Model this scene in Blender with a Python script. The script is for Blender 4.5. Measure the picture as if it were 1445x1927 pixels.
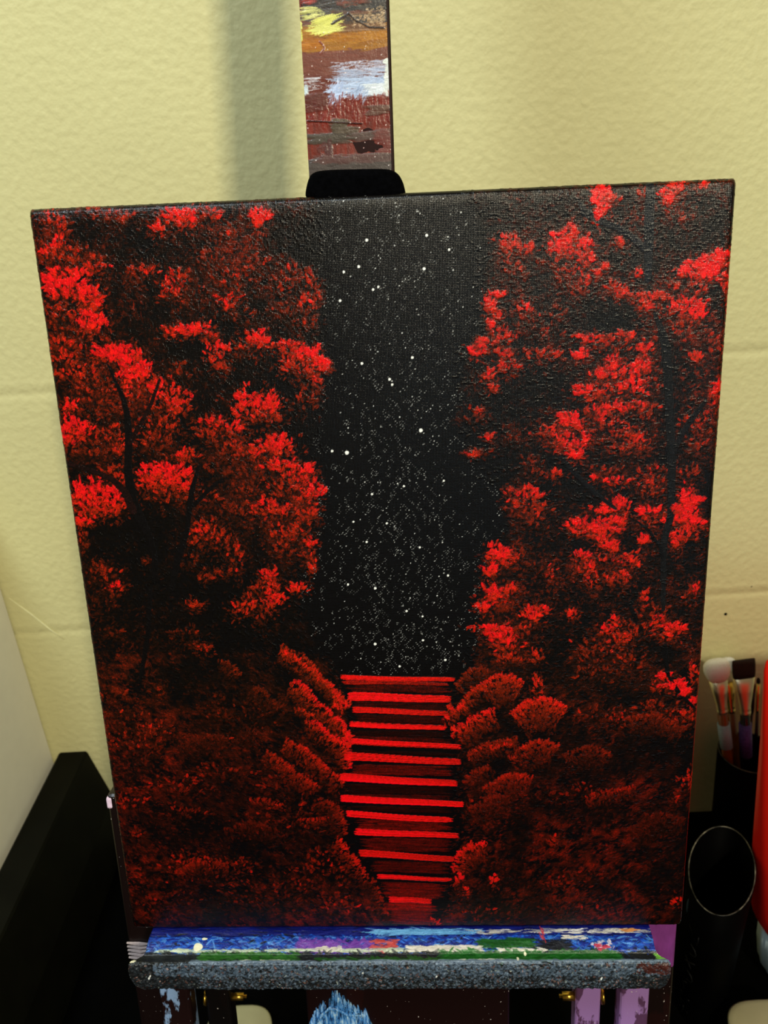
import bpy, bmesh, math, random
import numpy as np
from mathutils import Vector, Matrix, Euler

for o in list(bpy.data.objects):
    bpy.data.objects.remove(o)
SC = bpy.context.scene
COL = SC.collection
random.seed(7)
RNG = np.random.default_rng(11)

# ------------------------------------------------------------------ camera
CAM_LOC = Vector((0.0, -0.83, 1.6))
cam_d = bpy.data.cameras.new('camera')
cam = bpy.data.objects.new('camera', cam_d)
COL.objects.link(cam)
CR, CU, CF = Vector((0.9983, -0.0120, -0.0577)), Vector((0.0573, 0.4283, 0.9018)), Vector((-0.0138, 0.9036, -0.4282))
cam.matrix_world = Matrix(((CR[0], CU[0], -CF[0], CAM_LOC[0]), (CR[1], CU[1], -CF[1], CAM_LOC[1]),
                           (CR[2], CU[2], -CF[2], CAM_LOC[2]), (0, 0, 0, 1)))
cam_d.sensor_fit = 'VERTICAL'
cam_d.sensor_height = 36.0
cam_d.lens = 36.0 * 1505.0 / 1927.0
cam_d.clip_start = 0.02
cam_d.dof.use_dof = True
cam_d.dof.focus_distance = 0.53
cam_d.dof.aperture_fstop = 11.0
SC.camera = cam

# ------------------------------------------------------------------ light and exposure
SC.view_settings.view_transform = 'Standard'
SC.view_settings.look = 'None'
SC.view_settings.gamma = 1.0
SC.view_settings.use_curve_mapping = False
SC.view_settings.exposure = 0.07
w = bpy.data.worlds.new('world'); SC.world = w
w.use_nodes = True
w.node_tree.nodes['Background'].inputs[0].default_value = (1.0, 0.86, 0.6, 1)
w.node_tree.nodes['Background'].inputs[1].default_value = 0.14


def area(name, loc, target, sx, sy, power, color):
    d = bpy.data.lights.new(name, 'AREA')
    d.shape = 'RECTANGLE'; d.size = sx; d.size_y = sy
    d.energy = power; d.color = color
    o = bpy.data.objects.new(name, d); COL.objects.link(o)
    o.location = loc
    o.rotation_euler = (Vector(target) - Vector(loc)).to_track_quat('-Z', 'Y').to_euler()
    return o


area('ceiling_lamp_warm', (0.78, -2.5, 2.95), (0, -0.2, 1.3), 0.18, 0.18, 56, (1.0, 0.90, 0.66))
area('ceiling_lamp_cool', (-0.72, -1.1, 2.85), (0, -0.2, 1.2), 0.45, 0.45, 23, (0.82, 0.95, 1.0))
area('window_daylight', (0.64, -2.3, 1.60), (0.05, -0.384, 1.35), 0.50, 0.70, 2.4, (0.50, 0.80, 1.0))

# ------------------------------------------------------------------ canvas frame (x right, y up the canvas, z out of it)
BM = np.array([[0.99912961, 0.02151907, -0.03573435], [-0.03892383, 0.17294157, -0.98416266], [-0.01499831, 0.98469698, 0.17362865]])
ORG = np.array([-0.0061, -0.3842, 1.3187])
CANVAS_MW = Matrix([list(BM[0]) + [ORG[0]], list(BM[1]) + [ORG[1]], list(BM[2]) + [ORG[2]], [0, 0, 0, 1]])
CF_R = np.array([[0.99872870, -0.03737131, -0.03382846], [-0.02700386, -0.96332609, 0.26697124], [-0.04256490, -0.26571835, -0.96311058]])
CF_T = np.array([0.00475717, 0.06313310, 0.52338197])
CF_C = -CF_R.T @ CF_T


def on_canvas(px, py, z=0.0):
    """a point measured in the photograph -> position on the plane z of the canvas, metres"""
    d = CF_R.T @ np.array([(px - 722.5) / 1505.0, (py - 963.5) / 1505.0, 1.0])
    k = (z - CF_C[2]) / d[2]
    return (CF_C + k * d)[:2]


# ------------------------------------------------------------------ helpers
def srgb(c):
    c = np.asarray(c, float) / 255.0
    return np.where(c <= 0.04045, c / 12.92, ((c + 0.055) / 1.055) ** 2.4)


def rgba(r, g, b):
    return tuple(srgb((r, g, b))) + (1.0,)


class NT:
    def __init__(s, name, rough=0.5, spec=0.5, metal=0.0):
        s.m = bpy.data.materials.new(name); s.m.use_nodes = True
        s.t = s.m.node_tree; s.N = s.t.nodes; s.b = s.N['Principled BSDF']
        s.b.inputs['Roughness'].default_value = rough
        s.b.inputs['Specular IOR Level'].default_value = spec
        s.b.inputs['Metallic'].default_value = metal

    def n(s, kind, **kw):
        x = s.N.new(kind)
        for k, v in kw.items():
            if k in x.inputs.keys(): x.inputs[k].default_value = v
            else: setattr(x, k, v)
        return x

    def l(s, a, b): s.t.links.new(a, b)

    def coord(s, scale=(1, 1, 1), kind='Object', rot=(0, 0, 0)):
        c = s.n('ShaderNodeTexCoord'); m = s.n('ShaderNodeMapping')
        m.inputs['Scale'].default_value = scale
        m.inputs['Rotation'].default_value = rot
        s.l(c.outputs[kind], m.inputs[0]); return m.outputs[0]

    def noise(s, vec, scale, detail=4, rough=0.5):
        x = s.n('ShaderNodeTexNoise'); x.inputs['Scale'].default_value = scale
        x.inputs['Detail'].default_value = detail; x.inputs['Roughness'].default_value = rough
        s.l(vec, x.inputs['Vector']); return x.outputs[0]

    def ramp(s, fac, stops):
        x = s.n('ShaderNodeValToRGB'); e = x.color_ramp.elements
        while len(e) < len(stops): e.new(0.5)
        for i, (p, c) in enumerate(stops):
            e[i].position = p; e[i].color = c
        s.l(fac, x.inputs[0]); return x.outputs[0]

    def bump(s, h, strength=0.3, dist=0.001, normal=None):
        x = s.n('ShaderNodeBump'); x.inputs['Strength'].default_value = strength
        x.inputs['Distance'].default_value = dist
        s.l(h, x.inputs['Height'])
        if normal is not None: s.l(normal, x.inputs['Normal'])
        s.l(x.outputs[0], s.b.inputs['Normal']); return x.outputs[0]


def plain(name, col, rough=0.5, spec=0.5, metal=0.0, var=0.12, nscale=60, bumpd=0.0):
    m = NT(name, rough, spec, metal)
    v = m.coord()
    f = m.noise(v, nscale)
    c = np.array(srgb(col))
    m.l(m.ramp(f, [(0.3, tuple(c * (1 - var)) + (1,)), (0.7, tuple(np.minimum(c * (1 + var), 1)) + (1,))]), m.b.inputs['Base Color'])
    if bumpd: m.bump(f, 0.5, bumpd)
    return m.m


def link(name, me, mat, parent=None, smooth=True):
    o = bpy.data.objects.new(name, me); COL.objects.link(o)
    if mat: me.materials.append(mat)
    if smooth:
        for p in me.polygons: p.use_smooth = True
    if parent: o.parent = parent
    return o


def obj(name, bm, mat, parent=None, smooth=False):
    me = bpy.data.meshes.new(name)
    bmesh.ops.recalc_face_normals(bm, faces=bm.faces)
    bm.to_mesh(me); bm.free()
    return link(name, me, mat, parent, smooth)


def thing(name, label, cat, loc=(0, 0, 0), mw=None, group=None):
    o = bpy.data.objects.new(name, None); COL.objects.link(o)
    o.empty_display_size = 0.05
    if mw is not None: o.matrix_world = mw
    else: o.location = loc
    o['label'] = label; o['category'] = cat
    if group: o['group'] = group
    return o


def box(bm, x0, x1, y0, y1, z0, z1, bev=0.0, seg=2):
    vs = [bm.verts.new(p) for p in ((x0, y0, z0), (x1, y0, z0), (x1, y1, z0), (x0, y1, z0), (x0, y0, z1), (x1, y0, z1), (x1, y1, z1), (x0, y1, z1))]
    fs = [bm.faces.new([vs[i] for i in q]) for q in ((0, 3, 2, 1), (4, 5, 6, 7), (0, 1, 5, 4), (1, 2, 6, 5), (2, 3, 7, 6), (3, 0, 4, 7))]
    if bev:
        es = list({e for f in fs for e in f.edges})
        bmesh.ops.bevel(bm, geom=es, offset=bev, segments=seg, profile=0.6, affect='EDGES')
    return bm


def loft(bm, rings, cap=True):
    rr = [[bm.verts.new(p) for p in r] for r in rings]
    n = len(rr[0])
    for a, b in zip(rr, rr[1:]):
        for i in range(n):
            bm.faces.new((a[i], a[(i + 1) % n], b[(i + 1) % n], b[i]))
    if cap:
        bm.faces.new(list(reversed(rr[0]))); bm.faces.new(rr[-1])
    return bm


def tube(bm, pts, rad, n=8):
    pts = [Vector(p) for p in pts]
    rings = []
    for i, p in enumerate(pts):
        d = (pts[min(i + 1, len(pts) - 1)] - pts[max(i - 1, 0)]).normalized()
        a = d.orthogonal().normalized() if abs(d.z) < 0.1 else d.cross(Vector((0, 1, 0))).normalized()
        b = d.cross(a)
        r = rad[i] if isinstance(rad, (list, tuple)) else rad
        rings.append([p + (a * math.cos(t) + b * math.sin(t)) * r for t in [2 * math.pi * k / n for k in range(n)]])
    return loft(bm, rings)


def grid_mesh(name, P, colr=None, close=False):
    """P: (rows, cols, 3) positions; colr: (rows, cols, 3) linear colours"""
    h, w_ = P.shape[:2]
    me = bpy.data.meshes.new(name)
    idx = np.arange(h * w_, dtype=np.int32).reshape(h, w_)
    q = np.stack([idx[1:, :-1], idx[1:, 1:], idx[:-1, 1:], idx[:-1, :-1]], -1).reshape(-1, 4)
    me.vertices.add(h * w_); me.vertices.foreach_set('co', P.astype(np.float32).ravel())
    me.loops.add(q.size); me.loops.foreach_set('vertex_index', q.ravel())
    me.polygons.add(len(q)); me.polygons.foreach_set('loop_start', np.arange(0, q.size, 4, dtype=np.int32))
    me.polygons.foreach_set('use_smooth', np.ones(len(q), dtype=bool))
    me.update(calc_edges=True)
    if colr is not None:
        a = me.color_attributes.new('paint', 'FLOAT_COLOR', 'POINT')
        c = np.ones((h * w_, 4), np.float32); c[:, :3] = colr.reshape(-1, 3)
        a.data.foreach_set('color', c.ravel())
    return me


def smooth_noise(h, w_, cell, rng, octaves=3, aspect=1.0):
    """value noise in 0..1"""
    out = np.zeros((h, w_)); amp = 1.0; tot = 0
    for o in range(octaves):
        cy_, cx_ = max(cell / 2 ** o * aspect, 1.0), max(cell / 2 ** o, 1.0)
        gh, gw = int(h / cy_) + 3, int(w_ / cx_) + 3
        g = rng.random((gh, gw))
        y = np.arange(h) / cy_; x = np.arange(w_) / cx_
        yi = y.astype(int); xi = x.astype(int); fy = (y - yi)[:, None]; fx = (x - xi)[None]
        fy = fy * fy * (3 - 2 * fy); fx = fx * fx * (3 - 2 * fx)
        a = g[yi][:, xi] * (1 - fx) + g[yi][:, xi + 1] * fx
        b = g[yi + 1][:, xi] * (1 - fx) + g[yi + 1][:, xi + 1] * fx
        out += amp * (a * (1 - fy) + b * fy); tot += amp; amp *= 0.55
    return out / tot


class Painter:
    """lays brush dabs of paint, colour and thickness, on a surface grid"""
    def __init__(s, h, w_, res, x0, y0, base):
        s.h, s.w, s.res, s.x0, s.y0 = h, w_, res, x0, y0   # x0,y0 metres of the top-left grid point, res metres per cell
        s.c = np.empty((h, w_, 3), np.float32); s.c[:] = base
        s.t = np.zeros((h, w_), np.float32)

    def cell(s, x, y): return (x - s.x0) / s.res, (s.y0 - y) / s.res

    def dab(s, x, y, L, W, ang, col, a=1.0, thick=1.0, streak=0.45, hard=3.0):
        """x,y grid cells; L,W half sizes in cells; ang direction of the stroke"""
        R = max(L, W) + 1.5
        i0, i1 = max(int(y - R), 0), min(int(y + R) + 2, s.h)
        j0, j1 = max(int(x - R), 0), min(int(x + R) + 2, s.w)
        if i0 >= i1 or j0 >= j1: return
        yy = (np.arange(i0, i1) - y)[:, None]; xx = (np.arange(j0, j1) - x)[None]
        ca, sa = math.cos(ang), math.sin(ang)
        u = (xx * ca + yy * sa) / L; v = (-xx * sa + yy * ca) / W
        m = np.clip((1 - u * u - v * v * (1.0 + 0.5 * u)) * hard, 0, 1)
        if streak:
            k = RNG.random(9)
            st = k[np.clip(((v + 1) * 4).astype(int), 0, 8)]
            m = m * (1 - streak * (st > 0.55)) 
            edge = 1 - 0.25 * st
        else: edge = 1.0
        m = (m * a).astype(np.float32)
        cc = np.asarray(col, np.float32)[None, None] * np.asarray(edge, np.float32)[..., None] if streak else np.asarray(col, np.float32)[None, None]
        s.c[i0:i1, j0:j1] += (cc - s.c[i0:i1, j0:j1]) * m[..., None]
        s.t[i0:i1, j0:j1] += m * thick * (0.6 + 0.4 * edge) - m * 0.35 * s.t[i0:i1, j0:j1]


RAMP_X = [0, .15, .3, .5, .7, .85, 1.0]
RAMP_C = np.array([(6, 3, 1), (34, 9, 2), (70, 17, 3), (122, 27, 4), (186, 31, 6), (228, 27, 11), (244, 16, 20)], float)


def red(b):
    b = min(max(b, 0), 1)
    return np.array([np.interp(b, RAMP_X, RAMP_C[:, k]) for k in range(3)])


# ------------------------------------------------------------------ materials
def paint_material(name, rough=0.38, weave=True, bump_s=0.5, fine=900, spec=0.5):
    m = NT(name, rough, spec)
    a = m.n('ShaderNodeAttribute'); a.attribute_name = 'paint'
    m.l(a.outputs['Color'], m.b.inputs['Base Color'])
    v = m.coord()
    n1 = m.noise(v, fine, 3, 0.6)
    if weave:
        wx = m.n('ShaderNodeTexWave'); wx.bands_direction = 'X'; wx.inputs['Scale'].default_value = 330; wx.inputs['Distortion'].default_value = 1.2
        wx.inputs['Detail Scale'].default_value = 8; m.l(v, wx.inputs['Vector'])
        wy = m.n('ShaderNodeTexWave'); wy.bands_direction = 'Y'; wy.inputs['Scale'].default_value = 330; wy.inputs['Distortion'].default_value = 1.2
        wy.inputs['Detail Scale'].default_value = 8; m.l(v, wy.inputs['Vector'])
        ad = m.n('ShaderNodeMath', operation='ADD'); m.l(wx.outputs[1], ad.inputs[0])
        mu = m.n('ShaderNodeMath', operation='MULTIPLY'); m.l(wy.outputs[1], mu.inputs[0]); mu.inputs[1].default_value = 0.6
        m.l(mu.outputs[0], ad.inputs[1])
        nb = m.bump(ad.outputs[0], 0.35, 0.00018)
        m.bump(n1, bump_s, 0.00022, nb)
    else:
        m.bump(n1, bump_s, 0.0008)
    return m.m


def wall_material():
    m = NT('painted_block_wall', 0.55, 0.3)
    v = m.coord()
    n = m.noise(v, 7, 3)
    m.l(m.ramp(n, [(0.3, (0.585, 0.545, 0.278, 1)), (0.7, (0.622, 0.58, 0.298, 1))]), m.b.inputs['Base Color'])
    n1 = m.noise(v, 130, 2, 0.4); n2 = m.noise(v, 380, 2, 0.5)
    r = m.ramp(n1, [(0.35, (0, 0, 0, 1)), (0.75, (1, 1, 1, 1))])
    b1 = m.bump(r, 0.45, 0.0010)
    m.bump(n2, 0.3, 0.0003, b1)
    return m.m


M_WALL = wall_material()
M_FLOOR = plain('dark_floor', (26, 20, 17), 0.6, 0.2)
M_BLACK = plain('black_laminate', (9, 9, 4), 0.6, 0.08, var=0.3, nscale=30)
M_BLACK2 = plain('black_plastic', (2, 2, 2), 0.6, 0.02, var=0.3, nscale=30)
M_CLOTH = plain('black_rubber_cloth', (3, 3, 4), 0.95, 0.02, var=0.5, nscale=300, bumpd=0.001)
M_WHITE = plain('white_primed_board', (238, 236, 222), 0.7, 0.2, var=0.02)
M_CREAM = plain('cream_plastic', (150, 146, 112), 0.5, 0.3, var=0.05)
M_MAROON = plain('maroon_stained_wood', (30, 5, 4), 0.5, 0.12, var=0.35, nscale=80)
M_WOODRAW = plain('stretcher_wood', (150, 110, 65), 0.7, 0.2)
M_BRASS = plain('brass', (190, 150, 60), 0.3, 0.5, 1.0)
M_STEEL = plain('nickel_ferrule', (235, 226, 190), 0.38, 0.5, 1.0, var=0.05)
M_GOLD = plain('gold_ferrule', (235, 200, 120), 0.22, 0.5, 1.0, var=0.05)
M_BROWN = plain('varnished_brown_handle', (112, 62, 14), 0.2, 0.6, var=0.2, nscale=40)
M_BLACKH = plain('black_lacquer_handle', (9, 8, 12), 0.15, 0.5)
M_BRIST_W = plain('white_bristle', (252, 252, 238), 0.9, 0.1, var=0.15, nscale=900)
M_BRIST_B = plain('dark_brown_bristle', (34, 21, 8), 0.7, 0.3, var=0.5, nscale=500)
M_BRIST_K = plain('black_bristle', (5, 5, 5), 0.6, 0.3)
M_TAPE = plain('pale_blue_paint', (140, 170, 190), 0.5, 0.3, var=0.1, nscale=300)
M_PURPLE = plain('purple_paint', (78, 62, 140), 0.5, 0.3, var=0.4, nscale=300)
M_RIM = None


# ------------------------------------------------------------------ the setting
def build_wall():
    # painted masonry wall: flat with two shallow horizontal joints
    zs = [-0.02, 1.0]
    prof = []
    def joint(zc):
        for k in range(-12, 13):
            t = k / 12.0
            z = zc + t * 0.016
            prof.append((z, 0.0016 * (math.exp(-((t + 0.15) / 0.30) ** 2)) - 0.0004 * math.exp(-((t - 0.55) / 0.2) ** 2)))
    prof.append((-0.02, 0)); joint(1.071); joint(1.371); prof.append((3.2, 0))
    xs = np.linspace(-2.2, 2.4, 60)
    P = np.zeros((len(prof), len(xs), 3))
    for i, (z, d) in enumerate(reversed(prof)):
        for j, x in enumerate(xs):
            P[i, j] = (x, d * (0.8 + 0.25 * math.sin(x * 9 + z * 20)), z + 0.0012 * math.sin(x * 14 + z) * (1 if 0.5 < z < 2 else 0))
    o = link('wall_back', grid_mesh('wall_back', P), M_WALL)
    o['kind'] = 'structure'
    # small marks on the wall
    mk = bmesh.new()
    for x, z, r in ((0.3985, 1.0415, 0.0019), (0.4010, 0.9325, 0.0011), (0.4250, 1.0790, 0.0009), (0.1930, 1.8300, 0.001)):
        bmesh.ops.create_uvsphere(mk, u_segments=10, v_segments=6, radius=r, matrix=Matrix.Translation((x, 0.0, z)))
    c = obj('wall_speck', mk, M_BLACK2, o, True)
    sc = bmesh.new()
    tube(sc, [(-0.4690, -0.0002, 1.121), (-0.4490, -0.0005, 1.098), (-0.4300, -0.0005, 1.073), (-0.4170, -0.0002, 1.058)], [0.0004, 0.0009, 0.0009, 0.0003], 6)
    obj('wall_crack_ridge', sc, plain('pale_filler', (225, 222, 175), 0.6, 0.2), o, True)


build_wall()
f = bmesh.new(); box(f, -2.2, 2.4, -3.2, 0.0, -0.05, 0.0)
fo = obj('floor', f, M_FLOOR); fo['kind'] = 'structure'

# ------------------------------------------------------------------ black desk with raised side panel
desk = thing('black_desk', 'black desk against the wall with a raised side panel at its left end', 'desk', (0, -0.2, 0))
def dpart(name, bm, mat, sm=False):
    o = obj(name, bm, mat, desk, sm); o.matrix_parent_inverse = desk.matrix_world.inverted(); o.location = (0, 0.2, 0); o.matrix_parent_inverse = Matrix.Identity(4); return o
b = bmesh.new(); box(b, -0.426, 0.95, -0.42, -0.001, 0.686, 0.715, 0.002); dpart('desk_top', b, M_BLACK2)
b = bmesh.new()
loft(b, [[(-0.465, y, 0.0), (-0.400, y, 0.0), (-0.4085, y, 0.80), (-0.4265, y, 0.878), (-0.4285, y, 0.881), (-0.462, y, 0.881), (-0.465, y, 0.879)] for y in (-0.56, -0.001)])
dpart('side_panel', b, M_BLACK)
b = bmesh.new(); box(b, 0.92, 0.95, -0.42, -0.001, 0, 0.686, 0.002); dpart('end_panel', b, M_BLACK2)
b = bmesh.new(); box(b, -0.42, 0.92, -0.06, -0.03, 0.1, 0.686, 0.002); dpart('back_panel', b, M_BLACK2)

# ------------------------------------------------------------------ white board standing left of the panel
b = bmesh.new(); box(b, -0.4935, -0.4745, -0.20, -0.002, 0.0, 1.30, 0.0015)
wb = obj('white_board', b, M_WHITE)
wb['label'] = 'large plain white board standing against the wall behind the black side panel'; wb['category'] = 'board'


# ------------------------------------------------------------------ the painting
exec_res = 0.00038
MARG = 0.0200
CW_, CH_ = 0.4064, 0.5080
GX0, GY0 = -CW_ / 2 - MARG, CH_ / 2 + MARG
GW, GH = int((CW_ + 2 * MARG) / exec_res) + 1, int((CH_ + 2 * MARG) / exec_res) + 1
P_ = Painter(GH, GW, exec_res, GX0, GY0, (4, 3, 4))


def gp(px, py):
    x, y = on_canvas(px, py)
    return P_.cell(x, y)


SCL = 1.0 / (2900 * exec_res)      # grid cells per photo pixel (middle of the canvas)


def edge_left(y):   # right border of the left foliage, photo x as a function of photo y
    return np.interp(y, [330, 420, 560, 660, 700, 780, 900, 960, 1050, 1140, 1210, 1260, 1320, 1400, 1480, 1560, 1640, 1700, 1745],
                     [600, 600, 603, 612, 618, 590, 606, 606, 585, 570, 600, 632, 655, 662, 655, 650, 690, 730, 760])


def edge_right(y):
    return np.interp(y, [330, 420, 520, 600, 660, 780, 860, 930, 1000, 1050, 1130, 1200, 1260, 1310, 1340, 1400, 1480, 1560, 1640, 1700, 1745],
                     [880, 890, 905, 905, 868, 868, 885, 935, 950, 905, 900, 895, 880, 850, 835, 850, 860, 862, 850, 835, 800])


def stroke_dabs(lst):
    for (x, y, L, W, ang, b, a, th) in lst:
        gx, gy = gp(x, y)
        c = red(b) * RNG.uniform(0.88, 1.1)
        P_.dab(gx, gy, max(L * SCL, 1.1), max(W * SCL, 0.8), ang, c, a, th)


# 1 - underpainting: dim brown-red dabs through the foliage zones
nf = smooth_noise(220, 170, 26, RNG, 3)
def field(x, y):
    return nf[int(min(max(y / 1927 * 219, 0), 219)), int(min(max(x / 1445 * 169, 0), 169))]
nf2 = smooth_noise(660, 500, 14, RNG, 3)
def field2(x, y):
    return nf2[int(min(max(y / 1927 * 659, 0), 659)), int(min(max(x / 1445 * 499, 0), 499))]
for k in range(9000):      # soft washes
    x = RNG.uniform(60, 1400); y = 340 + 1420 * RNG.random() ** 0.6
    el, er = edge_left(y), edge_right(y)
    if el - 14 < x < er + 14: continue
    low = y > 1230
    f_ = field(x, y) * 0.5 + field2(x, y) * 0.5
    b_ = (0.31 if low else 0.15) + (f_ - 0.5) * 1.6
    if b_ < 0.03: continue
    gx, gy = gp(x, y); c = red(min(b_, 0.52))
    P_.dab(gx, gy, RNG.uniform(9, 18) * SCL, RNG.uniform(5, 10) * SCL, (0.6 if x < 720 else -0.5) + RNG.normal(0, .5), c, 0.40 if low else 0.25, 0.15, streak=0.25, hard=1.2)
D = []
for k in range(78000):
    x = RNG.uniform(20, 1430); y = RNG.uniform(310, 1790)
    el, er = edge_left(y), edge_right(y)
    jit = RNG.normal(0, 7)
    if el - 6 + jit < x < er + 6 + jit: continue
    d = min(abs(x - el), abs(x - er))
    f_ = field(x, y); g_ = field2(x, y)
    low = y > 1230
    b_ = ((0.16 if x < 720 else 0.28) if not low else 0.33) + (f_ - 0.5) * 0.75 + (g_ - 0.5) * 0.6 + RNG.normal(0, 0.09) + (0.03 if low else 0)
    if not low and d < 60: b_ -= 0.12 * (1 - d / 60)
    if b_ < 0.05: b_ = 0.0
    elif RNG.random() < 0.12: b_ = RNG.uniform(0, 0.1)
    ang = RNG.uniform(0, math.pi) if not low else (0.65 + RNG.normal(0, 0.5) if x < 720 else -0.55 + RNG.normal(0, 0.5))
    D.append((x, y, RNG.uniform(2.8, 6.5), RNG.uniform(1.3, 2.6), ang, min(b_, 0.58), RNG.uniform(0.45, 0.85) * (0.75 if b_ == 0 else 1) * (0.62 if low else 1), 0.6))
stroke_dabs(D)


def clump(x, y, rx, ry, b, fan=None, dens=1.0, halo=True):
    """a leafy clump: short dabs loosely fanning out of its foot, brightest along the crest, ragged outline"""
    L = []
    ph = RNG.uniform(0, 6.28, 3)
    def rag(t): return 1 + 0.24 * math.sin(3 * t + ph[0]) + 0.19 * math.sin(5 * t + ph[1]) + 0.14 * math.sin(9 * t + ph[2])
    if halo:
        n = int(dens * (rx * ry) ** 0.5 * 2.6) + 6
        for k in range(n):
            t = RNG.uniform(0, 2 * math.pi); r = RNG.uniform(0.5, 1.75)
            xx = x + math.cos(t) * rx * r + RNG.normal(0, 3); yy = y + math.sin(t) * ry * r * 1.15 + ry * 0.3 + RNG.normal(0, 3)
            ang = math.atan2(yy - (y + ry * 0.9), (xx - x)) + RNG.normal(0, 0.6)
            L.append((xx, yy, RNG.uniform(2.8, 5.5), RNG.uniform(1.2, 2.2), ang, b * RNG.uniform(0.3, 0.72), 0.8, 0.7))
    n = int(dens * rx * ry / (7.5 if b > 0.82 else 9)) + 6
    K = []
    for k in range(n):
        t = RNG.uniform(0, 2 * math.pi); r = math.sqrt(RNG.random()) * rag(t)
        dx, dy = math.cos(t) * r, math.sin(t) * r
        xx = x + dx * rx; yy = y + dy * ry
        ang = math.atan2(yy - (y + ry * 1.2), (xx - x)) + RNG.normal(0, 0.55)
        bb = b - 0.28 * max(dy, -0.2) - 0.05 * (1 - r) + RNG.normal(0, 0.12 if b < .9 else .08)
        if RNG.random() < (0.10 if b > 0.85 else 0.24 if b > 0.6 else 0.34): bb = RNG.uniform(0, 0.16)
        kk = 1.0 + 0.45 * max(b - 0.6, 0) / 0.4 * RNG.random()
        K.append((xx, yy, RNG.uniform(3.0, 6.4) * kk, RNG.uniform(1.6, 3.4) * kk, ang, bb, 0.95, 1.0))
    K.sort(key=lambda q: q[5] + RNG.normal(0, 0.12) if q[5] > 0.2 else RNG.random())
    for k in range(int((rx + ry) / 5 * b)):
        t = RNG.uniform(math.pi * 0.95, math.pi * 2.05); r = rag(t) * RNG.uniform(0.85, 1.2)
        xx = x + math.cos(t) * rx * r; yy = y + math.sin(t) * ry * r
        ang = math.atan2(yy - (y + ry * 1.2), (xx - x)) + RNG.normal(0, 0.4)
        K.append((xx, yy, RNG.uniform(3.5, 6.5), RNG.uniform(1.6, 3.2), ang, b + RNG.uniform(-0.15, 0.1), 1.0, 1.3))
    stroke_dabs(L + K)


DARK = [  # dark hollows between the leaves: x, y, rx, ry
    (150, 425, 30, 30), (205, 500, 35, 35), (225, 570, 40, 25), (255, 620, 55, 18), (360, 690, 45, 32), (110, 655, 20, 16), (160, 735, 22, 10),
    (470, 690, 35, 25), (230, 1000, 60, 22), (330, 985, 55, 25), (280, 1100, 60, 45), (330, 1190, 60, 40), (150, 895, 20, 14), (560, 800, 40, 25),
    (400, 600, 30, 12), (540, 440, 55, 40), (430, 640, 20, 12), (500, 1180, 70, 35), (400, 1270, 70, 28), (240, 1440, 50, 28), (325, 1560, 62, 36), (495, 1492, 45, 14), (300, 1270, 60, 30),
    (480, 1700, 60, 22), (270, 1650, 45, 30), (400, 1440, 40, 18), (560, 1650, 30, 20),
    (930, 420, 35, 45), (1130, 440, 25, 20), (1170, 480, 45, 45), (1240, 440, 28, 50), (1330, 420, 50, 35), (1120, 580, 40, 22), (1180, 600, 22, 18), (1340, 590, 30, 40),
    (1000, 740, 50, 35), (1040, 720, 40, 30), (1290, 690, 40, 35), (960, 780, 60, 45), (1150, 860, 60, 25), (1100, 930, 50, 22), (1330, 870, 25, 30), (1060, 1030, 30, 25), (1230, 1060, 45, 28),
    (1160, 1115, 70, 25), (1070, 1190, 45, 30), (1300, 1130, 22, 60), (1010, 1100, 25, 15), (1230, 1250, 40, 40), (1100, 1290, 45, 28), (1130, 1370, 35, 16), (1230, 1400, 70, 40),
    (1070, 1450, 60, 25), (1120, 1540, 60, 40), (950, 1560, 55, 38), (1240, 1640, 60, 45), (1160, 1680, 60, 30), (960, 1640, 60, 35), (1250, 1530, 50, 30), (930, 1400, 40, 12)]
for (x, y, rx, ry) in DARK:
    for k in range(int(rx * ry / 26)):
        t = RNG.uniform(0, 6.28); r = math.sqrt(RNG.random())
        gx, gy = gp(x + math.cos(t) * rx * r, y + math.sin(t) * ry * r)
        P_.dab(gx, gy, RNG.uniform(4, 9) * SCL, RNG.uniform(2, 4) * SCL, RNG.uniform(0, 3.14), np.array([7, 4, 3]) * RNG.uniform(0.5, 1.6), 0.7, 0.5)

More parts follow.
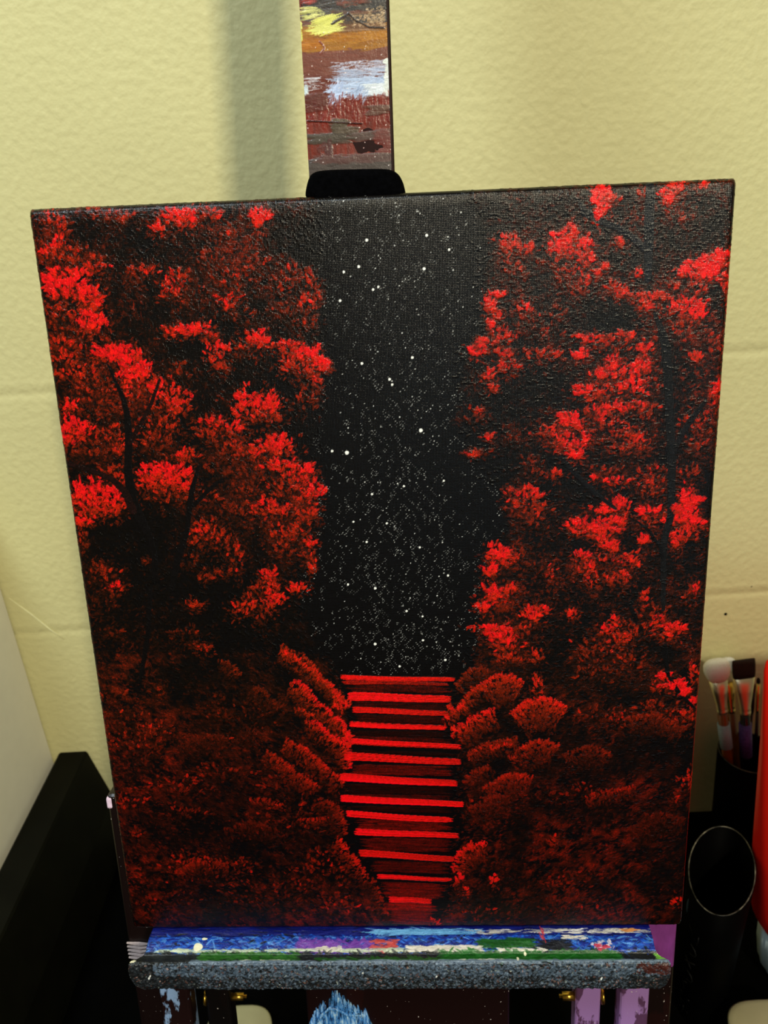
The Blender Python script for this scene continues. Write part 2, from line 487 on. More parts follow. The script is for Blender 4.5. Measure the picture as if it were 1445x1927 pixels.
CL = [  # leaf clumps: x, y, rx, ry, brightness
    # upper left
    (106, 422, 26, 22, .62), (165, 393, 28, 9, .5), (218, 408, 34, 13, .5), (351, 408, 45, 16, .88), (297, 430, 15, 14, .8), (488, 408, 18, 17, .92), (426, 439, 18, 12, .5), (393, 402, 18, 12, .6),
    (105, 468, 26, 20, .82), (115, 490, 30, 25, .55), (160, 489, 38, 20, .5), (131, 514, 36, 10, .9), (181, 503, 20, 8, .72), (120, 541, 46, 24, .98), (165, 556, 25, 16, .92), (177, 573, 13, 12, .9),
    (168, 606, 27, 22, .95), (120, 600, 34, 34, .55), (130, 635, 40, 20, .45), (272, 513, 30, 14, .6), (326, 538, 22, 24, .82), (339, 522, 20, 14, .6), (426, 567, 20, 16, .78), (438, 526, 34, 28, .55),
    (397, 489, 25, 16, .5), (480, 501, 25, 20, .48), (370, 560, 35, 25, .38), (548, 505, 22, 12, .55), (580, 530, 18, 18, .6), (600, 556, 12, 10, .6), (534, 534, 24, 18, .55), (575, 572, 18, 22, .62), (578, 608, 20, 16, .5), (540, 590, 28, 20, .42),
    (330, 624, 22, 10, .8), (365, 619, 26, 11, .88), (398, 633, 14, 9, .7), (409, 664, 18, 24, .8), (421, 690, 14, 10, .6), (484, 640, 26, 18, .85), (458, 655, 14, 10, .6), (460, 600, 28, 16, .42),
    (545, 652, 22, 13, .85), (578, 666, 22, 14, .95), (604, 684, 16, 10, .9), (550, 684, 24, 18, .7), (592, 722, 14, 22, .7), (573, 700, 18, 14, .65), (572, 755, 22, 22, .42), (610, 695, 12, 5, .8),
    (200, 662, 24, 14, .98), (228, 662, 22, 14, 1.0), (240, 685, 20, 16, 1.0), (266, 695, 20, 18, 1.0), (235, 708, 18, 12, .95), (258, 667, 8, 10, .9), (245, 735, 20, 16, .82),
    (120, 672, 32, 22, .68), (118, 645, 24, 10, .7), (155, 705, 48, 20, .6), (190, 720, 40, 18, .5), (177, 755, 60, 26, .5), (135, 763, 14, 12, .85), (215, 775, 30, 16, .45),
    (314, 746, 36, 34, .75), (332, 765, 22, 16, .8), (299, 806, 40, 34, .6), (290, 835, 36, 20, .5), (340, 700, 25, 16, .45), (140, 806, 30, 20, 1.0), (128, 828, 22, 14, .85), (195, 825, 46, 20, .6), (225, 845, 22, 12, .7), (170, 852, 40, 12, .45),
    (476, 765, 44, 28, .85), (509, 758, 14, 18, .88), (500, 790, 26, 12, .6), (398, 793, 22, 10, .85), (432, 806, 24, 14, .85), (447, 850, 12, 20, .8), (400, 820, 30, 18, .55), (430, 845, 24, 20, .5),
    (517, 838, 38, 18, .88), (476, 854, 24, 12, .7), (347, 858, 26, 13, .72), (420, 885, 40, 18, .42), (480, 890, 34, 16, .42),
    (285, 895, 30, 16, .98), (322, 888, 34, 17, 1.0), (300, 912, 36, 14, .75), (340, 910, 24, 16, .85), (318, 935, 36, 14, .5), (208, 885, 26, 12, .55), (228, 905, 14, 12, .75), (178, 925, 32, 22, 1.0), (148, 925, 16, 18, 1.0),
    (212, 942, 24, 22, .92), (165, 958, 26, 16, .82), (195, 965, 30, 12, .65), (160, 980, 20, 10, .85), (530, 876, 34, 10, .85), (570, 886, 22, 11, .9), (588, 925, 18, 26, .88), (566, 930, 16, 20, .75), (538, 915, 34, 26, .62),
    (505, 954, 38, 14, .82), (540, 965, 26, 14, .65), (588, 965, 14, 10, .7), (570, 985, 20, 16, .5), (393, 983, 24, 12, .6), (440, 960, 30, 16, .45), (395, 940, 26, 16, .5), (470, 925, 24, 18, .45), (480, 990, 30, 14, .45),
    # middle left
    (388, 1001, 25, 15, .72), (415, 1022, 26, 20, .55), (445, 1048, 15, 26, .6), (425, 1078, 22, 8, .5), (370, 1020, 18, 12, .5), (360, 1055, 26, 14, .36), (528, 1005, 26, 20, .68), (582, 1020, 12, 9, .8), (560, 1000, 14, 12, .65), (540, 1035, 20, 14, .5),
    (218, 1105, 16, 9, .85), (195, 1082, 30, 18, .5), (175, 1075, 20, 20, .4), (505, 1082, 16, 12, .88), (514, 1105, 12, 14, .8), (511, 1128, 22, 16, .85), (484, 1108, 16, 16, .55), (470, 1130, 18, 12, .6), (453, 1146, 26, 16, .68), (561, 1107, 18, 9, .8),
    (586, 1067, 10, 14, .7), (580, 1045, 10, 10, .6), (366, 1138, 18, 8, .62), (386, 1084, 12, 12, .5), (500, 1160, 16, 20, .45), (385, 1220, 14, 7, .7), (366, 1212, 10, 6, .5), (208, 1130, 14, 20, .42), (277, 1055, 8, 5, .6), (155, 1020, 10, 18, .5),
    (350, 1195, 34, 14, .32), (212, 1190, 20, 12, .36), (212, 1310, 22, 12, .5), (300, 1300, 16, 10, .42), (420, 1345, 18, 12, .4),
    # upper right
    (961, 457, 26, 17, .74), (988, 464, 14, 12, .8), (965, 500, 16, 14, .55), (978, 520, 18, 14, .45), (1065, 450, 24, 16, .92), (1055, 466, 22, 14, .9), (1074, 434, 12, 12, .88), (1102, 459, 13, 12, .9), (1102, 488, 17, 12, .85), (1084, 480, 16, 10, .8),
    (1131, 362, 17, 16, 1.0), (1133, 382, 17, 16, 1.0), (1125, 408, 8, 11, 1.0), (1150, 375, 14, 6, .8), (1260, 363, 16, 12, .9), (1275, 351, 14, 10, .82), (1258, 376, 8, 10, .9), (1322, 347, 7, 6, .8), (1277, 409, 24, 12, .55), (1210, 363, 10, 9, .62),
    (1165, 455, 9, 7, .8), (1094, 524, 11, 9, .8), (1127, 513, 9, 6, .8), (1067, 517, 28, 26, .55), (1169, 550, 26, 9, .82), (1155, 540, 14, 10, .7), (1085, 545, 26, 16, .5), (1139, 500, 5, 4, .85), (1199, 512, 6, 5, .85), (1045, 490, 26, 14, .45),
    (1309, 512, 32, 14, .98), (1340, 492, 32, 14, 1.0), (1362, 480, 20, 10, .98), (1335, 512, 26, 16, .98), (1372, 545, 9, 26, .75), (1375, 590, 8, 26, .7), (1300, 545, 30, 18, .6), (1293, 576, 32, 18, .85), (1312, 590, 18, 14, .92), (1280, 585, 12, 8, .9),
    (1227, 557, 34, 8, .75), (1210, 568, 16, 8, .7), (1213, 578, 14, 7, .8), (1277, 628, 36, 24, .5), (1320, 640, 34, 20, .42), (1310, 672, 14, 10, .7), (1350, 660, 16, 26, .5), (1270, 540, 20, 10, .55), (1250, 590, 24, 12, .5),
    (922, 574, 11, 14, .9), (934, 553, 14, 4, .95), (934, 592, 10, 8, .8), (986, 583, 13, 14, .75), (899, 658, 16, 12, 1.0), (903, 645, 10, 8, .95), (916, 645, 16, 8, .8), (947, 635, 20, 18, .75), (925, 612, 8, 9, .8), (957, 687, 22, 15, .8), (950, 665, 14, 12, .75),
    (920, 704, 13, 9, .8), (930, 730, 10, 7, .75), (1019, 668, 42, 16, .58), (1094, 666, 15, 9, .95), (1045, 635, 46, 14, .45), (1000, 620, 30, 18, .42), (1040, 600, 40, 22, .35), (1152, 679, 12, 11, 1.0), (1206, 688, 20, 15, .9), (1215, 655, 16, 16, .85),
    (1160, 702, 28, 18, .85), (1119, 637, 28, 10, .78), (1127, 703, 14, 9, .85), (1177, 633, 24, 10, .7), (1194, 727, 32, 18, .85), (1110, 737, 30, 14, .85), (1140, 740, 28, 16, .6), (1150, 655, 30, 16, .55), (1230, 720, 14, 30, .45),
    (1131, 778, 15, 16, .92), (1173, 766, 26, 10, .88), (1112, 775, 14, 8, .7), (1205, 770, 30, 14, .6), (1066, 783, 14, 6, 1.0), (1080, 790, 10, 10, 1.0), (1062, 795, 8, 9, .9), (1104, 822, 8, 8, 1.0), (1090, 800, 10, 8, .9), (1070, 836, 26, 16, .95),
    (1084, 853, 14, 9, 1.0), (1045, 825, 20, 14, .75), (1028, 812, 22, 12, .65), (1160, 815, 44, 24, .58), (1175, 845, 44, 18, .52), (1206, 828, 24, 16, .7), (1225, 790, 16, 24, .45), (1356, 733, 14, 14, .98), (1346, 745, 10, 8, .9), (1318, 800, 30, 26, .6),
    (1345, 780, 20, 30, .55), (1310, 840, 30, 20, .48), (890, 783, 26, 16, .42), (905, 775, 10, 8, .7), (920, 822, 8, 5, .85), (903, 850, 22, 7, .5), (890, 855, 10, 4, .75), (965, 830, 24, 16, .3), (1000, 870, 26, 14, .42), (1044, 892, 14, 9, .7), (1010, 885, 14, 12, .5),
    (990, 934, 32, 18, .82), (1000, 960, 34, 16, .6), (965, 955, 18, 12, .6), (1010, 985, 26, 18, .5), (960, 925, 12, 10, .6), (1119, 897, 8, 5, .9), (1168, 904, 26, 8, .85), (1135, 885, 30, 10, .5), (1235, 895, 34, 22, .58), (1220, 920, 26, 18, .55),
    (1165, 949, 22, 14, .92), (1293, 932, 14, 16, 1.0), (1300, 944, 18, 14, 1.0), (1288, 962, 24, 12, .98), (1222, 962, 20, 10, .96), (1290, 890, 26, 16, .5), (1135, 960, 22, 6, .9),
    # middle right
    (1108, 988, 34, 14, .95), (1135, 998, 28, 12, .9), (1165, 978, 18, 9, .9), (1085, 1000, 12, 10, .8), (1140, 1018, 20, 10, .8), (1282, 974, 32, 12, .95), (1308, 985, 20, 8, .95), (1270, 1014, 9, 17, .9), (1290, 1005, 20, 12, .8), (1212, 1014, 10, 7, .95), (1215, 985, 22, 12, .6),
    (1098, 1043, 16, 8, .95), (1148, 1028, 16, 10, .9), (1185, 1055, 20, 16, .75), (1105, 1062, 24, 12, .75), (1135, 1055, 26, 14, .6), (1115, 1085, 14, 20, .7), (1150, 1090, 16, 12, .65), (1175, 1085, 12, 16, .7), (1088, 1075, 14, 10, .5),
    (940, 1040, 24, 15, .95), (955, 1052, 18, 12, .9), (922, 1072, 15, 12, .92), (974, 1047, 15, 12, .6), (1036, 1080, 11, 16, .72), (1010, 1070, 20, 16, .35), (928, 1115, 26, 13, .92), (940, 1130, 18, 10, .8), (912, 1142, 15, 10, .92), (961, 1113, 16, 14, .75),
    (1007, 1151, 24, 13, .88), (995, 1160, 16, 10, .8), (928, 1182, 38, 8, .92), (945, 1198, 28, 12, .92), (955, 1215, 26, 14, .8), (960, 1238, 24, 12, .62), (1011, 1232, 12, 14, .7), (985, 1190, 18, 16, .5), (1077, 1155, 12, 8, .82), (1144, 1181, 10, 8, 1.0), (1156, 1164, 6, 4, .95),
    (1239, 1163, 9, 7, .95), (1268, 1184, 20, 13, .9), (1254, 1198, 14, 8, .7), (1306, 1109, 8, 11, .9), (1300, 1125, 14, 20, .45), (1214, 1128, 11, 16, .68), (1225, 1150, 30, 16, .5), (1194, 1190, 56, 22, .55), (1170, 1203, 20, 10, .75), (1119, 1226, 50, 24, .5),
    (1115, 1268, 44, 26, .42), (1180, 1250, 40, 26, .42), (1252, 1271, 13, 8, .95), (1274, 1287, 20, 8, 1.0), (1284, 1300, 12, 6, 1.0), (1302, 1324, 7, 12, 1.0), (1236, 1292, 14, 8, .82), (1306, 1268, 8, 18, .8), (1240, 1330, 24, 12, .5), (1010, 1290, 12, 18, .75),
    # low right
    (1287, 1358, 38, 20, .55), (1300, 1345, 20, 12, .6), (1165, 1354, 18, 16, .6), (1125, 1345, 58, 14, .42), (1230, 1335, 40, 16, .45), (1305, 1470, 10, 20, .7), (1290, 1480, 20, 14, .55), (1270, 1500, 8, 8, .6), (1044, 1585, 22, 13, .52), (1060, 1665, 50, 18, .42),
    (1110, 1650, 50, 14, .3), (1275, 1697, 14, 7, .72), (1060, 1715, 60, 20, .3), (900, 1720, 50, 18, .38), (862, 1653, 9, 9, .92), (930, 1655, 6, 9, .82), (875, 1675, 6, 6, .85), (1230, 1550, 30, 20, .3), (1100, 1490, 40, 14, .4), (1020, 1500, 60, 20, .35), (900, 1520, 34, 24, .42),
    # low left
    (270, 1400, 50, 42, .40), (290, 1375, 26, 20, .52), (330, 1480, 72, 18, .50), (235, 1510, 50, 14, .55), (420, 1455, 74, 22, .36), (560, 1465, 70, 40, .42), (380, 1640, 90, 30, .42), (350, 1622, 30, 10, .6), (440, 1625, 34, 12, .5), (520, 1685, 100, 32, .38),
    (610, 1640, 60, 44, .45), (300, 1700, 60, 26, .32), (460, 1345, 90, 40, .22), (520, 1560, 90, 30, .32), (240, 1360, 30, 30, .3), (420, 1390, 16, 8, .55), (255, 1575, 20, 16, .4), (640, 1710, 60, 22, .42), (560, 1520, 60, 20, .42), (345, 1530, 50, 16, .36)]
for (x, y, rx, ry, b_) in CL:
    clump(x, y, rx, ry, b_, dens=1.0 if b_ > 0.45 else 0.75)


def crest(pts, b, depth=45, n=None, width=1.0, slope=1):
    """a rounded bush: bright bristly crest along the line, dimmer below"""
    pts = np.array(pts, float); seg = np.hypot(*(pts[1:] - pts[:-1]).T); tot = seg.sum(); cum = np.concatenate([[0], np.cumsum(seg)])
    L = []
    for k in range(int(tot * depth * 0.085)):
        s_ = RNG.uniform(0, tot); i = min(np.searchsorted(cum, s_, 'right') - 1, len(seg) - 1); t = (s_ - cum[i]) / seg[i]
        p = pts[i] * (1 - t) + pts[i + 1] * t; d = (pts[i + 1] - pts[i]) / seg[i]
        nrm = np.array([-d[1], d[0]]); nrm = nrm if nrm[1] > 0 else -nrm      # downwards
        q = RNG.random() ** 1.6 * depth
        bb = b * (1 - 0.72 * (q / depth) ** 0.6) + RNG.normal(0, 0.06)
        p = p + nrm * q + RNG.normal(0, 1.6, 2)
        ang = math.atan2(nrm[1], nrm[0]) + RNG.normal(0, 0.35)
        L.append((p[0], p[1], RNG.uniform(2.8, 5.6), RNG.uniform(1.3, 2.5), ang + RNG.normal(0, .3), bb, 0.9, 0.8))
    L.sort(key=lambda q: q[5] + RNG.normal(0, 0.1))
    stroke_dabs(L)


CR_ = [([(853, 1292), (874, 1267), (895, 1255), (922, 1262)], .55, 30), ([(900, 1294), (928, 1272), (953, 1267), (986, 1284)], .85, 55), ([(862, 1330), (885, 1300), (905, 1288)], .72, 28),
       ([(832, 1356), (850, 1336), (876, 1324)], 1.0, 22), ([(851, 1384), (868, 1362), (899, 1343), (930, 1334)], .96, 40), ([(960, 1342), (994, 1317), (1028, 1312), (1066, 1330)], .86, 60),
       ([(955, 1425), (994, 1397), (1028, 1391), (1050, 1404)], .66, 50), ([(878, 1420), (920, 1396), (975, 1388)], .62, 34), ([(905, 1484), (957, 1454), (1000, 1462)], .64, 50), ([(1100, 1500), (1140, 1488), (1195, 1480)], .66, 24),
       ([(851, 1636), (864, 1602), (886, 1587), (914, 1585)], .92, 40), ([(870, 1470), (890, 1450), (925, 1440)], .55, 30), ([(880, 1520), (920, 1500), (960, 1496)], .45, 40),
       ([(920, 1410), (935, 1402), (965, 1398)], .9, 10), ([(1060, 1420), (1110, 1402), (1150, 1420)], .45, 40), ([(1180, 1350), (1230, 1340), (1290, 1370)], .5, 40), ([(1180, 1560), (1240, 1530), (1290, 1540)], .32, 40),
       ([(530, 1215), (570, 1232), (600, 1262)], .6, 20), ([(532, 1222), (560, 1240), (598, 1266), (631, 1297), (658, 1327)], .82, 26), ([(600, 1275), (625, 1290), (648, 1330)], .95, 16),
       ([(552, 1279), (575, 1290), (598, 1320), (640, 1352), (662, 1385)], 1.0, 34), ([(580, 1352), (600, 1362), (623, 1383), (656, 1404), (661, 1445)], .98, 30), ([(556, 1330), (590, 1345)], .8, 14),
       ([(503, 1412), (525, 1425), (548, 1445), (600, 1480)], .66, 34), ([(540, 1391), (570, 1405), (598, 1428), (648, 1472)], .78, 30), ([(415, 1241), (432, 1246), (455, 1268)], .55, 22), ([(475, 1290), (500, 1300), (530, 1330)], .42, 30),
       ([(565, 1541), (600, 1541), (640, 1530)], .7, 16), ([(470, 1505), (500, 1503), (530, 1515)], .62, 16), ([(636, 1575), (660, 1605), (694, 1648)], .8, 30), ([(600, 1500), (640, 1520), (655, 1570)], .6, 30),
       ([(340, 1400), (380, 1380), (430, 1390)], .34, 40), ([(330, 1640), (370, 1620), (430, 1624)], .55, 26), ([(700, 1650), (715, 1680), (730, 1720)], .6, 20), ([(420, 1560), (470, 1545), (520, 1560)], .34, 30),
       ([(800, 1740), (812, 1728), (830, 1738)], .9, 16), ([(440, 1385), (470, 1372), (500, 1385)], .3, 30)]
for pts, b_, dep in CR_:
    crest(pts, b_, dep)


# trunks and branches
def branch(pts, wd, col=(7, 5, 6), a=0.97):
    pts = np.array(pts, float)
    for i in range(len(pts) - 1):
        d = pts[i + 1] - pts[i]; L = np.hypot(*d); ang = math.atan2(d[1], d[0])
        for k in range(int(L / 2.5) + 2):
            t = k / (int(L / 2.5) + 1)
            p = pts[i] * (1 - t) + pts[i + 1] * t; ww = wd[i] * (1 - t) + wd[i + 1] * t
            gx, gy = gp(*p)
            P_.dab(gx, gy, max(7, ww * 0.6) * SCL, ww * 0.5 * SCL + 0.4, ang, np.array(col) * RNG.uniform(0.8, 1.2), a, 0.5, streak=0.15, hard=4)


branch([(205, 690), (216, 715), (231, 746), (239, 778), (243, 825), (241, 879), (248, 941), (268, 985), (283, 1012), (291, 1045), (292, 1090)], [3, 5, 8, 11, 14, 13, 20, 18, 12, 11, 12])
branch([(299, 719), (285, 759), (264, 800), (245, 832)], [4, 6, 7, 8], (22, 7, 6))
branch([(131, 873), (177, 887), (214, 904), (236, 926), (250, 960)], [6, 8, 11, 13, 16], (24, 8, 7))
branch([(373, 882), (362, 920), (358, 945), (352, 1000), (335, 1050), (322, 1110)], [5, 9, 10, 9, 14, 10])
branch([(416, 903), (390, 925), (366, 950)], [4, 7, 7])
branch([(283, 1110), (279, 1190), (272, 1235), (264, 1280)], [8, 9, 9, 6])
branch([(1232, 592), (1246, 625), (1254, 660), (1258, 745), (1264, 870), (1262, 970), (1250, 1015), (1248, 1060), (1248, 1145)], [5, 12, 17, 15, 15, 13, 12, 10, 7], (16, 15, 16))
branch([(1325, 758), (1300, 790), (1281, 820), (1268, 852)], [6, 10, 10, 7], (16, 14, 16))
branch([(1223, 350), (1221, 430), (1219, 525)], [14, 17, 12], (20, 22, 26))
branch([(1090, 380), (1100, 400), (1127, 415), (1165, 430), (1194, 450), (1219, 475)], [4, 12, 11, 9, 11, 10], (20, 20, 24))
branch([(1055, 862), (1085, 895), (1119, 928), (1155, 955)], [7, 9, 8, 6], (12, 10, 12))
branch([(1200, 982), (1222, 1000), (1242, 1030), (1246, 1050)], [3, 5, 6, 5])
branch([(1251, 1217), (1252, 1240), (1257, 1270)], [8, 10, 7])
branch([(1260, 1276), (1278, 1305), (1306, 1332)], [5, 9, 5])
branch([(1185, 1140), (1195, 1160)], [7, 8])
branch([(735, 1705), (755, 1722), (768, 1742)], [5, 7, 6], (14, 2, 2))
# a few leaves in front of the branches
for q in [(1290, 1300, 9, 4, .98), (1262, 1292, 10, 5, 1.0), (1284, 1306, 7, 3, 1.0), (1225, 556, 26, 6, .75), (1270, 955, 8, 7, .95), (214, 672, 14, 8, 1.0), (1124, 405, 5, 8, 1.0)]:
    clump(*q, halo=False)

# the stairs
STEP = [(646, 849, 1275, 1279, 8, .86), (650, 838, 1284, 1287, 5, .62), (661, 842, 1311, 1315, 15, .97), (670, 842, 1336, 1342, 10, .80), (664, 834, 1363, 1370, 9, .92), (666, 861, 1395, 1406, 10, .97),
        (654, 861, 1424, 1433, 14, .88), (646, 854, 1463, 1474, 14, .97), (647, 866, 1502, 1514, 12, 1.0), (658, 846, 1532, 1543, 11, .98), (673, 858, 1565, 1573, 11, .97), (681, 850, 1606, 1616, 12, .90), (715, 845, 1650, 1655, 7, .92), (738, 806, 1692, 1696, 10, .9)]
WASH = [(650, 848, 1288, 1300, .20), (662, 842, 1320, 1334, .14), (668, 840, 1345, 1358, .14), (664, 840, 1374, 1384, .08), (666, 852, 1386, 1394, .2), (662, 860, 1412, 1418, .07), (658, 855, 1438, 1456, .26), (650, 852, 1476, 1492, .09),
        (655, 855, 1494, 1500, .2), (660, 850, 1516, 1526, .10), (668, 850, 1542, 1560, .27), (678, 850, 1576, 1600, .22), (700, 848, 1620, 1640, .20), (718, 838, 1660, 1688, .26), (722, 822, 1698, 1712, .32), (735, 815, 1712, 1738, .26)]
for (x0, x1, ya, yb, b_) in WASH:
    for k in range(int((yb - ya) * 9)):
        x = RNG.uniform(x0 + 14, x1 - 14); y = RNG.uniform(ya, yb) + 4 * (x - x0) / (x1 - x0)
        gx, gy = gp(x, y)
        c = red(b_ * 1.5 * RNG.uniform(0.6, 1.25)); c[1] *= 0.45; c[2] *= 0.8
        P_.dab(gx, gy, RNG.uniform(14, 26) * SCL, 1.9 * SCL, 0.03, c, 0.8, 0.4)
for (x0, x1, y0_, y1_, th, b_) in STEP:
    th *= 1.08
    nb = max(int(th * 1.5), 4)
    for j in range(nb):       # bristle lines, each a long flat stroke
        off = (j / (nb - 1) - 0.5) * th * 0.86
        xs0 = x0 + abs(RNG.normal(0, 4)); xs1 = x1 - abs(RNG.normal(0, 5))
        cb = b_ * RNG.uniform(0.80, 1.04) if RNG.random() > 0.2 else b_ * 0.66
        wob = RNG.uniform(0, 6)
        g0 = gp(xs0, y0_); g1 = gp(xs1, y1_); sl = math.atan2(g1[1] - g0[1], g1[0] - g0[0])
        n_ = int((xs1 - xs0) / 3)
        for k in range(n_ + 1):
            t = k / n_
            x = xs0 + (xs1 - xs0) * t
            y = y0_ + (y1_ - y0_) * t + off * (1 - 0.25 * t) + 0.7 * math.sin(t * 5 + y0_)
            gx, gy = gp(x, y)
            c = red(cb * (1 - 0.13 * t * t)); c = c * np.array([1.0, 0.6, 1.25])
            P_.dab(gx, gy, 9 * SCL, 1.15 * SCL + 0.3, sl, c, 0.9, 0.9 if j in (0, nb - 1) else 0.55, streak=0.0, hard=3)
clump(640, 1330, 16, 14, .8, halo=False); clump(655, 1395, 10, 14, .9, halo=False); clump(845, 1335, 8, 10, .7, halo=False); clump(856, 1375, 8, 10, .7, halo=False)

# stars: spattered white specks in the dark gap
for k in range(2700):
    y = RNG.uniform(368, 1268)
    el, er = edge_left(y) - 5, edge_right(y) + 10
    cxm = 745 + 25 * (y - 400) / 900
    x = RNG.normal(cxm, 85) if RNG.random() < 0.6 else RNG.uniform(el, er)
    if not el < x < er: continue
    if RNG.random() > (0.5 + 0.5 * min(max((y - 650) / 400, 0), 1)): continue
    gx, gy = gp(x, y); r = RNG.random()
    s_ = 0.62 if r < 0.86 else (0.85 if r < 0.975 else 1.25)
    v = RNG.uniform(60, 160) if r < 0.86 else RNG.uniform(140, 240)
    P_.dab(gx, gy, s_, s_, 0, (v, v, v * 0.98), 0.95, 0.5, streak=0, hard=2.5)
for (x, y, r) in [(653, 852, 3.6), (792, 810, 3.4), (625, 849, 2.2), (690, 452, 2.4), (798, 506, 2.6), (675, 502, 2.3), (803, 443, 2.2), (845, 470, 2.0), (640, 566, 2.2), (647, 512, 2), (702, 545, 2), (733, 714, 2.3), (776, 673, 2.2), (681, 684, 2.2), (738, 724, 2),
                  (712, 540, 1.8), (706, 1212, 2.6), (838, 1242, 2.2), (752, 1254, 2), (796, 1205, 2), (706, 1107, 2.4), (655, 1100, 2), (765, 1150, 1.9), (795, 1160, 1.8), (843, 1083, 2), (700, 930, 1.9), (760, 915, 1.8), (690, 1020, 2), (728, 985, 1.8), (835, 905, 1.7), (665, 982, 1.7), (790, 1030, 1.8)]:
    gx, gy = gp(x, y)
    P_.dab(gx, gy, r * SCL + 0.3, r * SCL + 0.3, 0, (245, 245, 240), 1.0, 0.8, streak=0, hard=2.5)

# fine brush relief: wispy raised strokes in the foliage, vertical brush drag in the sky gap
T = P_.t
# dry-brush breakup of the colour where the paint only caught the tops of the weave
mot = 0.55 * RNG.random((GH, GW)) + 0.45 * smooth_noise(GH, GW, 3, RNG, 2)
lum = np.clip(P_.c[..., 0] / 235.0, 0, 1)
vert = np.clip((np.arange(GH)[:, None] * exec_res - 0.33) / 0.08, 0, 1)
k_ = np.clip(1.0 + (mot - 0.52) * (1.9 - 1.5 * lum) * (1 - 0.4 * vert), 0.25, 1.7)
P_.c[..., 1] *= (1 - 0.35 * vert)
star = P_.c[..., 1] > 55
P_.c *= np.where(star, 1.0, k_)[..., None].astype(np.float32)
# thin raised bristle marks in the foliage, height only
R2 = Painter(GH, GW, exec_res, GX0, GY0, (0, 0, 0))
for k in range(15000):
    x = RNG.uniform(30, 1420); y = 330 + 1420 * RNG.random() ** 1.25
    if edge_left(y) + 12 < x < edge_right(y) - 12: continue
    f_ = field2(x, y)
    if f_ < 0.42 and RNG.random() < 0.7: continue
    gx, gy = gp(x, y)
    R2.dab(gx, gy, RNG.uniform(2.2, 6), 0.95, (0.9 if x < 720 else 0.05) + RNG.normal(0, 0.45), (0, 0, 0), 1.0, 1.0, streak=0, hard=2)
rel = smooth_noise(GH, GW, 7, RNG, 2)
xx_ = np.arange(GW) * exec_res + GX0; yy_ = GY0 - np.arange(GH) * exec_res
drag = (RNG.random(GW) - 0.5)[None, :] * np.ones((GH, 1))
TH = np.minimum(T, 2.0) * 0.00009 + (rel - 0.5) * 0.00006 + drag * 0.000022 + np.minimum(R2.t, 1.2) * 0.00016
PX = np.repeat(xx_[None], GH, 0); PY = np.repeat(yy_[:, None], GW, 1)
RC = 0.0030   # radius of the folded edge
def fold(s, half):
    a = np.abs(s); sg = np.sign(s)
    over = np.maximum(a - (half - RC), 0.0); q = RC * math.pi / 2
    th_ = np.minimum(over, q) / RC
    pos = np.where(over > 0, (half - RC) + RC * np.sin(th_), a)
    dep = RC * (1 - np.cos(th_)) + np.maximum(over - q, 0)
    dep = dep + 13.0 * np.minimum(np.maximum(a - (half - 0.009), 0.0), 0.009) ** 2
    return sg * pos, dep, sg * np.sin(th_), np.cos(th_)
fx, dx, nx, cxn = fold(PX, CW_ / 2); fy, dy, ny, cyn = fold(PY, CH_ / 2)
Z = -np.minimum(dx + dy, 0.0185)
nz = np.minimum(cxn, cyn)
Pm = np.stack([fx + nx * TH, fy + ny * TH, Z + nz * TH], -1)
lin = srgb(np.clip(P_.c, 0, 255))

canvas = thing('painted_canvas', 'canvas painting of red trees and red steps under a starry black sky', 'painting', mw=CANVAS_MW)
surf = link('painted_cloth', grid_mesh('painted_cloth', Pm, lin), paint_material('acrylic_on_canvas', 0.25, True, 0.35, 1100, 0.27), canvas, False)
b = bmesh.new()
for (x0, x1, y0, y1) in ((-0.2, 0.2, 0.212, 0.2505), (-0.2, 0.2, -0.2505, -0.212), (-0.2, -0.162, -0.212, 0.212), (0.162, 0.2, -0.212, 0.212)):
    box(b, x0, x1, y0, y1, -0.0190, -0.0040, 0.001)
obj('stretcher_frame', b, M_WOODRAW, canvas)

# ------------------------------------------------------------------ the easel
easel = thing('wooden_easel', 'paint-smeared maroon wooden easel holding the red canvas', 'easel', mw=CANVAS_MW)


def smear_grid(w_m, h_m, res, base, x0, y0):
    gw, gh = int(w_m / res) + 1, int(h_m / res) + 1
    return Painter(gh, gw, res, x0, y0, base), gw, gh


def smear(p, x0, x1, y0, y1, col, n, L=0.006, W=0.0006, ang=0.0, a=0.8, streak=0.6, th=1.0, spread=14, ja=0.12):
    for k in range(n):
        x = RNG.uniform(x0, x1); y = RNG.uniform(min(y0, y1), max(y0, y1))
        gx, gy = p.cell(x, y)
        p.dab(gx, gy, max(L / p.res * RNG.uniform(0.5, 1.4), 1), max(W / p.res * RNG.uniform(0.6, 1.4), 0.7), ang + RNG.normal(0, ja), np.array(col) + RNG.normal(0, spread), a, th, streak=streak)


# mast: front face carrying layers of smeared paint; corners of the face measured on the photo
MZ = -0.0245
mp, mw_, mh_ = smear_grid(0.0494, 0.30, 0.00030, (100, 30, 17), -0.0402, 0.420)
def mpt(px, py): return on_canvas(px, py, MZ)
def msm(px0, px1, py0, py1, col, n, **kw):
    a_ = mpt(px0, py0); b_2 = mpt(px1, py1); smear(mp, a_[0], b_2[0], b_2[1], a_[1], col, n, **kw)
def mh(px): return max(px, 0)
gr = smooth_noise(mh_, mw_, 5, RNG, 2, aspect=12)
mp.c *= (0.75 + 0.5 * gr)[..., None]
msm(570, 740, -220, 60, (60, 52, 46), 900, L=0.007, W=0.0012)
msm(566, 735, 30, 100, (112, 66, 52), 500, L=0.008, W=0.0012, a=.7)
msm(570, 735, 92, 145, (118, 62, 48), 600, L=0.006, W=0.0014, a=.6, spread=6)
msm(570, 735, 145, 185, (104, 44, 32), 260, L=0.006, W=0.0012, a=.55, spread=6)
